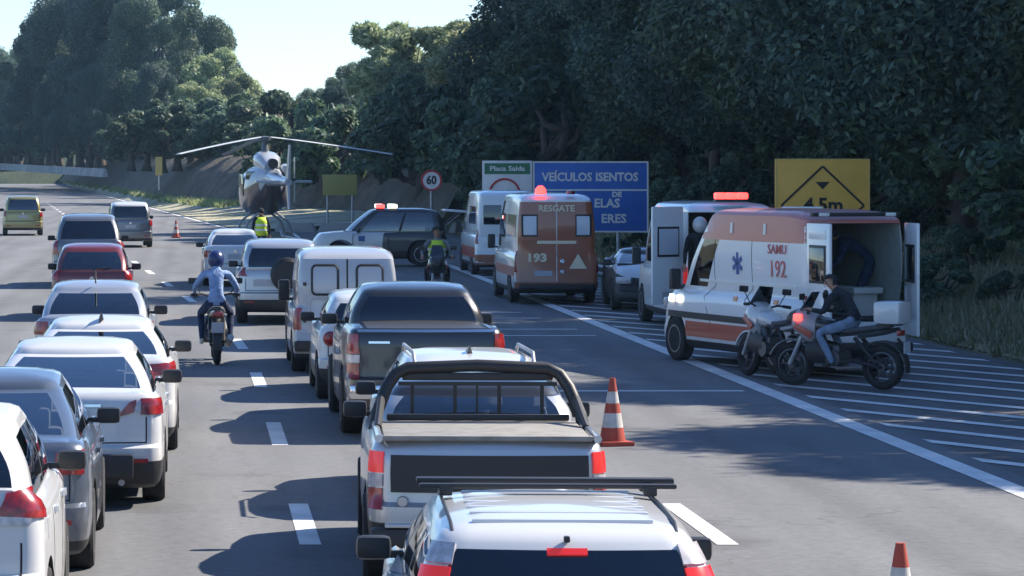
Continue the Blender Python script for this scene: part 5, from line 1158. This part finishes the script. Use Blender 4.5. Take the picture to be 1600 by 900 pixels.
# parked motorcycles and the people by the open ambulance
GB = "motorcycles parked beside the open ambulance"
bike("motorcycle", "white faired motorcycle parked against the ambulance side, front wheel away from the traffic", 8.43, 45.65, R(19), P_WHITE, fairing=P_WHITE, group=GB, lean=5)
bike("motorcycle", "dark motorcycle with glowing red lamp and white top box carrying the person in pale jeans", 9.03, 43.8, R(52), P_BLACK, fairing=mat("grey_fairing", (.38, .34, .35), .4, coat=.4), group=GB, head=M_REDLIT, boxm=P_WHITE)
t = thing("person", "person in dark hooded top and pale jeans seated on the motorcycle with the red lamp", "person", (9.03, 43.8, 0), R(52))
mt = [o for o in bpy.data.objects if o.get("label", "").startswith("dark motorcycle with glowing red lamp")][0]
bm = bmesh.new(); box(bm, (-.215, .52, .98), (.05, .13, .10), bev=.02); bmobj("red_lamp", bm, M_BEACON, mt, 40)
SLUMP = dict(RIDE); SLUMP.update({"pelvis": (0, -.30, .92), "waist": (0, -.26, 1.05), "chest": (0, -.14, 1.20), "upper": (0, -.02, 1.31), "neck": (0, .05, 1.39), "head": (0, .12, 1.47), "top": (0, .15, 1.55), "shoulder_r": (.20, -.01, 1.29), "shoulder_l": (-.20, -.01, 1.29), "elbow_r": (.32, .08, 1.07), "elbow_l": (-.32, .08, 1.07)})
figure(t, SLUMP, J_DARK, JEANS, SHOE); head_bits(t, (0, .125, 1.47), R(55), None, hair=J_DARK)
LEANJ = mirrorJ({"pelvis": (0, -.25, .86), "waist": (0, -.18, 1.0), "chest": (0, .02, 1.10), "upper": (0, .16, 1.17), "neck": (0, .25, 1.22), "head": (0, .34, 1.26), "top": (0, .41, 1.28), "shoulder_r": (.19, .15, 1.15), "elbow_r": (.22, .24, .88), "wrist_r": (.15, .42, .74), "hip_r": (.11, -.22, .82), "knee_r": (.13, -.06, .46), "ankle_r": (.14, -.20, .09), "toe_r": (.15, -.05, .05)})
t = thing("person", "crew member in dark clothes bending forward inside the open ambulance", "person", (9.95, 47.0, .815), R(75))
figure(t, LEANJ, NAVY, NAVY, SHOE); head_bits(t, (0, .35, 1.26), 0, None, hair=J_DARK)
t = thing("person", "crew member in white helmet at the back of the ambulance with the red light bar", "person", (9.32, 57.62, .395), R(170))
figure(t, STAND, J_DARK, J_DARK, SHOE); head_bits(t, (0, .03, 1.63), R(30), P_WHITE, visor=False)

# ------------------------------------------------------------------ signs, cones, rails
M_BLUE = mat("sign_blue", (.03, .14, .52), .5, noise=.12, nscale=2); M_SGREEN = mat("sign_green", (.03, .17, .08), .5); M_SWHITE = mat("sign_white", (.78, .76, .74), .5, noise=.15, nscale=2); M_SYEL = mat("sign_yellow", (.95, .52, .09), .5, noise=.15, nscale=2); M_INK = mat("sign_black", (.015, .014, .012), .6); M_SRED = mat("sign_red", (.45, .03, .03), .5); M_BACK = mat("sign_back", (.25, .25, .25), .5, .5)
def letters(t, body, size, m, x, y, z, sx=1.0, bold=.01, align='CENTER'): return text_obj("lettering", body, size, m, t, (x, y, z), bold=bold, sx=sx, align=align)
sc_ = 97.0; s1 = F/sc_
t = thing("direction_sign", "wide blue road sign with white lettering and white panel under green header at its left", "road sign", (X_at(883, sc_), sc_, 0), R(-6))
x0, x1, xm = (755-883)/s1, (1012-883)/s1, (833-883)/s1; zt, zb = CH+(258-252)/s1, CH-(363-258)/s1
bm = bmesh.new(); box(bm, ((xm+x1)/2, 0, (zt+zb)/2), (x1-xm, .05, zt-zb), bev=.01); b = bmobj("blue_panel", bm, M_BLUE, t, 40)
bm = bmesh.new(); yy = -.032
for (a, c_, b_, d_) in ((xm, x1, zt-.05, zt), (xm, x1, zb, zb+.05), (xm, xm+.05, zb+.05, zt-.05), (x1-.05, x1, zb+.05, zt-.05), (xm+.05, x1-.05, zt-.92, zt-.87)): box(bm, ((a+c_)/2, yy, (b_+d_)/2), (c_-a, .012, d_-b_))
bmobj("white_border", bm, M_SWHITE, t)
bm = bmesh.new(); box(bm, ((x0+xm)/2-.02, 0, (zt+zb)/2+.02), (xm-x0, .05, zt-zb), bev=.01); bmobj("white_panel", bm, M_SWHITE, t, 40)
bm = bmesh.new(); box(bm, ((x0+xm)/2-.02, -.032, zt-.23), (xm-x0-.14, .012, .34)); bmobj("green_header", bm, M_SGREEN, t)
letters(t, "Placa Saída", .21, M_SWHITE, (x0+xm)/2-.02, -.045, zt-.23, 1.2, .006)
bm = bmesh.new(); ring_ = []
for k in range(33):
    a = 2*math.pi*k/32; ring_.append([( (x0+xm)/2-.1+r_*math.cos(a), y_, zt-1.02+r_*math.sin(a)) for r_, y_ in ((.50, -.028), (.50, -.042), (.43, -.042), (.43, -.028))])
loft(bm, ring_, cap=False); bmobj("red_ring", bm, M_SRED, t, 40)
letters(t, "VEÍCULOS", .37, M_SWHITE, (886-883)/s1+.0, -.03, zt-.50, .92, .012); letters(t, "ISENTOS", .37, M_SWHITE, (963-883)/s1, -.03, zt-.50, .92, .012)
letters(t, "DE", .22, M_SWHITE, (963-883)/s1, -.03, CH-(304-258)/s1, 1.1, .01); letters(t, "ELAS", .38, M_SWHITE, (968-883)/s1, -.03, CH-(318-258)/s1, 1.0, .012, 'RIGHT'); letters(t, "ERES", .38, M_SWHITE, (978-883)/s1, -.03, CH-(342-258)/s1, 1.0, .012, 'RIGHT')
for x in (x0+.6, 1.65): tub("post", [(x, .08, -.3), (x, .08, zt-.1)], .06, M_STEEL, t)
s2 = F/105
t = thing("speed_sign", "round white speed limit sign with red ring reading 60 against the dark wood", "road sign", (X_at(674, 105), 105, 0))
zc = CH-(282-258)/s2
bm = bmesh.new(); lathe(bm, [(-.02, .01), (-.02, .36), (.0, .36), (.0, .01)], 'Y', 32, (0, 0, zc)); bmobj("sign_face", bm, M_SWHITE, t, 40)
bm = bmesh.new(); ring_ = [[(r_*math.cos(2*math.pi*k/32), y_, zc+r_*math.sin(2*math.pi*k/32)) for r_, y_ in ((.36, -.018), (.36, -.032), (.29, -.032), (.29, -.018))] for k in range(33)]; loft(bm, ring_, cap=False); bmobj("red_ring", bm, M_SRED, t, 40)
letters(t, "60", .40, M_INK, 0, -.026, zc, .85, .014); tub("post", [(0, .05, -.1), (0, .05, zc+.3)], .04, M_STEEL, t)
s3 = F/70
t = thing("height_sign", "yellow height limit sign with black diamond and 4,5 m above the open ambulance roof", "road sign", (X_at(1285, 70), 70, 0), R(-3))
zc, hw = CH-(321-258)/s3, 1.06
bm = bmesh.new(); box(bm, (0, 0, zc), (2.12, .05, 2.1), bev=.01); bmobj("sign_face", bm, M_SYEL, t, 40)
bm = bmesh.new()
for k in range(4):
    a = R(90*k); a2 = R(90*(k+1)); p, q = Vector((math.cos(a)*.92, 0, math.sin(a)*.88)), Vector((math.cos(a2)*.92, 0, math.sin(a2)*.88)); m_ = (p+q)/2; d_ = q-p
    box(bm, (m_.x, -.032-.001*k, zc+m_.z), (d_.length, .01, .045), Matrix.Rotation(-math.atan2(d_.z, d_.x), 3, 'Y'))
bmobj("black_diamond", bm, M_INK, t)
for sg in (1, -1):
    bm = bmesh.new(); plate_poly(bm, [(-.16, zc+sg*.53), (.16, zc+sg*.53), (0, zc+sg*.36)], -.036, -.03); bmobj("arrow", bm, M_INK, t)
letters(t, "4,5m", .42, M_INK, .02, -.03, zc+.0, 1.05, .014)
bm = bmesh.new()
for (a, b_, c_, d_) in ((0, zc+1.03, 2.08, .025), (0, zc-1.03, 2.08, .025), (1.03, zc, .025, 2.0), (-1.03, zc, .025, 2.0)): box(bm, (a, -.03, b_), (c_, .008, d_))
bmobj("sign_border", bm, mat("sign_yellow_edge", (.7, .5, .15), .5), t)
for x in (-.7, .7): tub("post", [(x, .08, -.1), (x, .08, zc+.95)], .055, M_STEEL, t)
s4 = F/150
t = thing("yellow_sign", "dull yellow roadside board standing before the brown bank right of the helicopter", "road sign", (X_at(531, 150), 150, 0), R(-8))
bm = bmesh.new(); box(bm, (0, 0, CH-(289-258)/s4), (1.66, .05, 1.0), bev=.01); bmobj("sign_face", bm, mat("dull_yellow", (.30, .26, .07), .6), t, 40)
for x in (-.6, .6): tub("post", [(x, .06, -.1), (x, .06, 2.6)], .05, M_STEEL, t)
t = thing("marker_post", "small yellow marker board on the brown bank left of the helicopter", "road sign", (X_at(248, 229), 229, 1.6))
bm = bmesh.new(); box(bm, (0, 0, 1.45), (.5, .05, 1.35), bev=.01); bmobj("marker_board", bm, mat("marker_yellow", (.45, .34, .10), .6), t, 40); tub("post", [(0, .05, -.3), (0, .05, 2.0)], .05, M_STEEL, t)
M_CONE = mat("cone_orange", (.40, .055, .03), .55, noise=.25); M_CONEW = mat("cone_white", (.55, .53, .50), .5, noise=.3)
def cone(px, d, label, h=.75):
    t = thing("traffic_cone", label, "traffic cone", (X_at(px, d), d, .002), random.uniform(-.3, .3), "traffic cones along the lane line")
    bm = bmesh.new(); box(bm, (0, 0, .025), (.38, .38, .05), bev=.012); bmobj("base", bm, M_CONE, t, 40)
    r_ = lambda z: .145-(.145-.03)*(z-.05)/(h-.05)
    for nm, z0, z1, m in (("cone_body", .05, .2, M_CONE), ("white_band", .2, .36, M_CONEW), ("cone_body", .36, .47, M_CONE), ("white_band", .47, .60, M_CONEW), ("cone_top", .60, h, M_CONE)):
        bm = bmesh.new(); lathe(bm, [(z0, .005), (z0, r_(z0)), (z1, r_(z1)), (z1, .005)], 'Z', 20); bmobj(nm, bm, m, t, 40)
cone(957, 34.8, "orange and white traffic cone on the lane line right of the silver pickup")
cone(1407, 19.6, "orange and white traffic cone at the bottom edge right of the white estate car")
cone(275, 134, "tiny far traffic cone on the road beside the white roofed grey SUV")
t = thing("guard_rail", "steel guard rail on posts beyond the gore, right of the red rescue van", "guard rail", (9.55, 71.5, 0))
bm = bmesh.new(); n = 12
prof = [(0, .48), (-.05, .52), (-.05, .57), (0, .62), (-.05, .67), (-.05, .73), (0, .77), (.02, .77), (-.03, .72), (-.03, .68), (.02, .62), (-.03, .56), (-.03, .53), (.02, .48)]
loft(bm, [[(x, y, z) for x, z in prof] for y in (.0, 8, 16, 24)]); bmobj("rail", bm, M_STEEL, t, 30)
for i in range(13):
    bm = bmesh.new(); box(bm, (.06, .2+i*1.95, .36), (.08, .1, .76)); bmobj("post", bm, M_STEEL, t)
t = thing("concrete_barrier", "pale concrete barrier along the bank top at the far left of the bend", "barrier", (0, 0, 0))
bm = bmesh.new(); pa, pb = Vector((X_at(165, 330), 330, 1.9)), Vector((X_at(-30, 470), 470, 2.7)); rr_ = []
for k in range(9):
    p = pa.lerp(pb, k/8); rr_.append([(p.x-.3, p.y, p.z-.05), (p.x-.1, p.y, p.z+.85), (p.x+.1, p.y, p.z+.85), (p.x+.3, p.y, p.z-.05)])
M_CONC = mat("weathered_concrete", (.36, .36, .35), .85, noise=.35, nscale=.6)
loft(bm, rr_); bmobj("barrier_wall", bm, M_CONC, t)
for k in range(5):
    bm = bmesh.new(); plate_poly(bm, [(-.95, 0), (.95, 0), (.95, .15), (.78, .8), (-.78, .8), (-.95, .15)], -.25, .25); bmesh.ops.translate(bm, verts=bm.verts[:], vec=(0, 0, 0))
    o = bmobj("road_block", bm, M_CONC); o.scale = (1, 1, .55); o.location = (X_at(462, 146)+k*2.0, 146-k*.5, -.01); o.rotation_euler = (0, 0, R(-14)); o["category"] = "concrete block"; o["group"] = "concrete blocks in a row before the brown bank"
    o["label"] = "%s concrete block counted from the helicopter in the row before the brown bank" % ("first", "second", "third", "fourth", "fifth")[k]
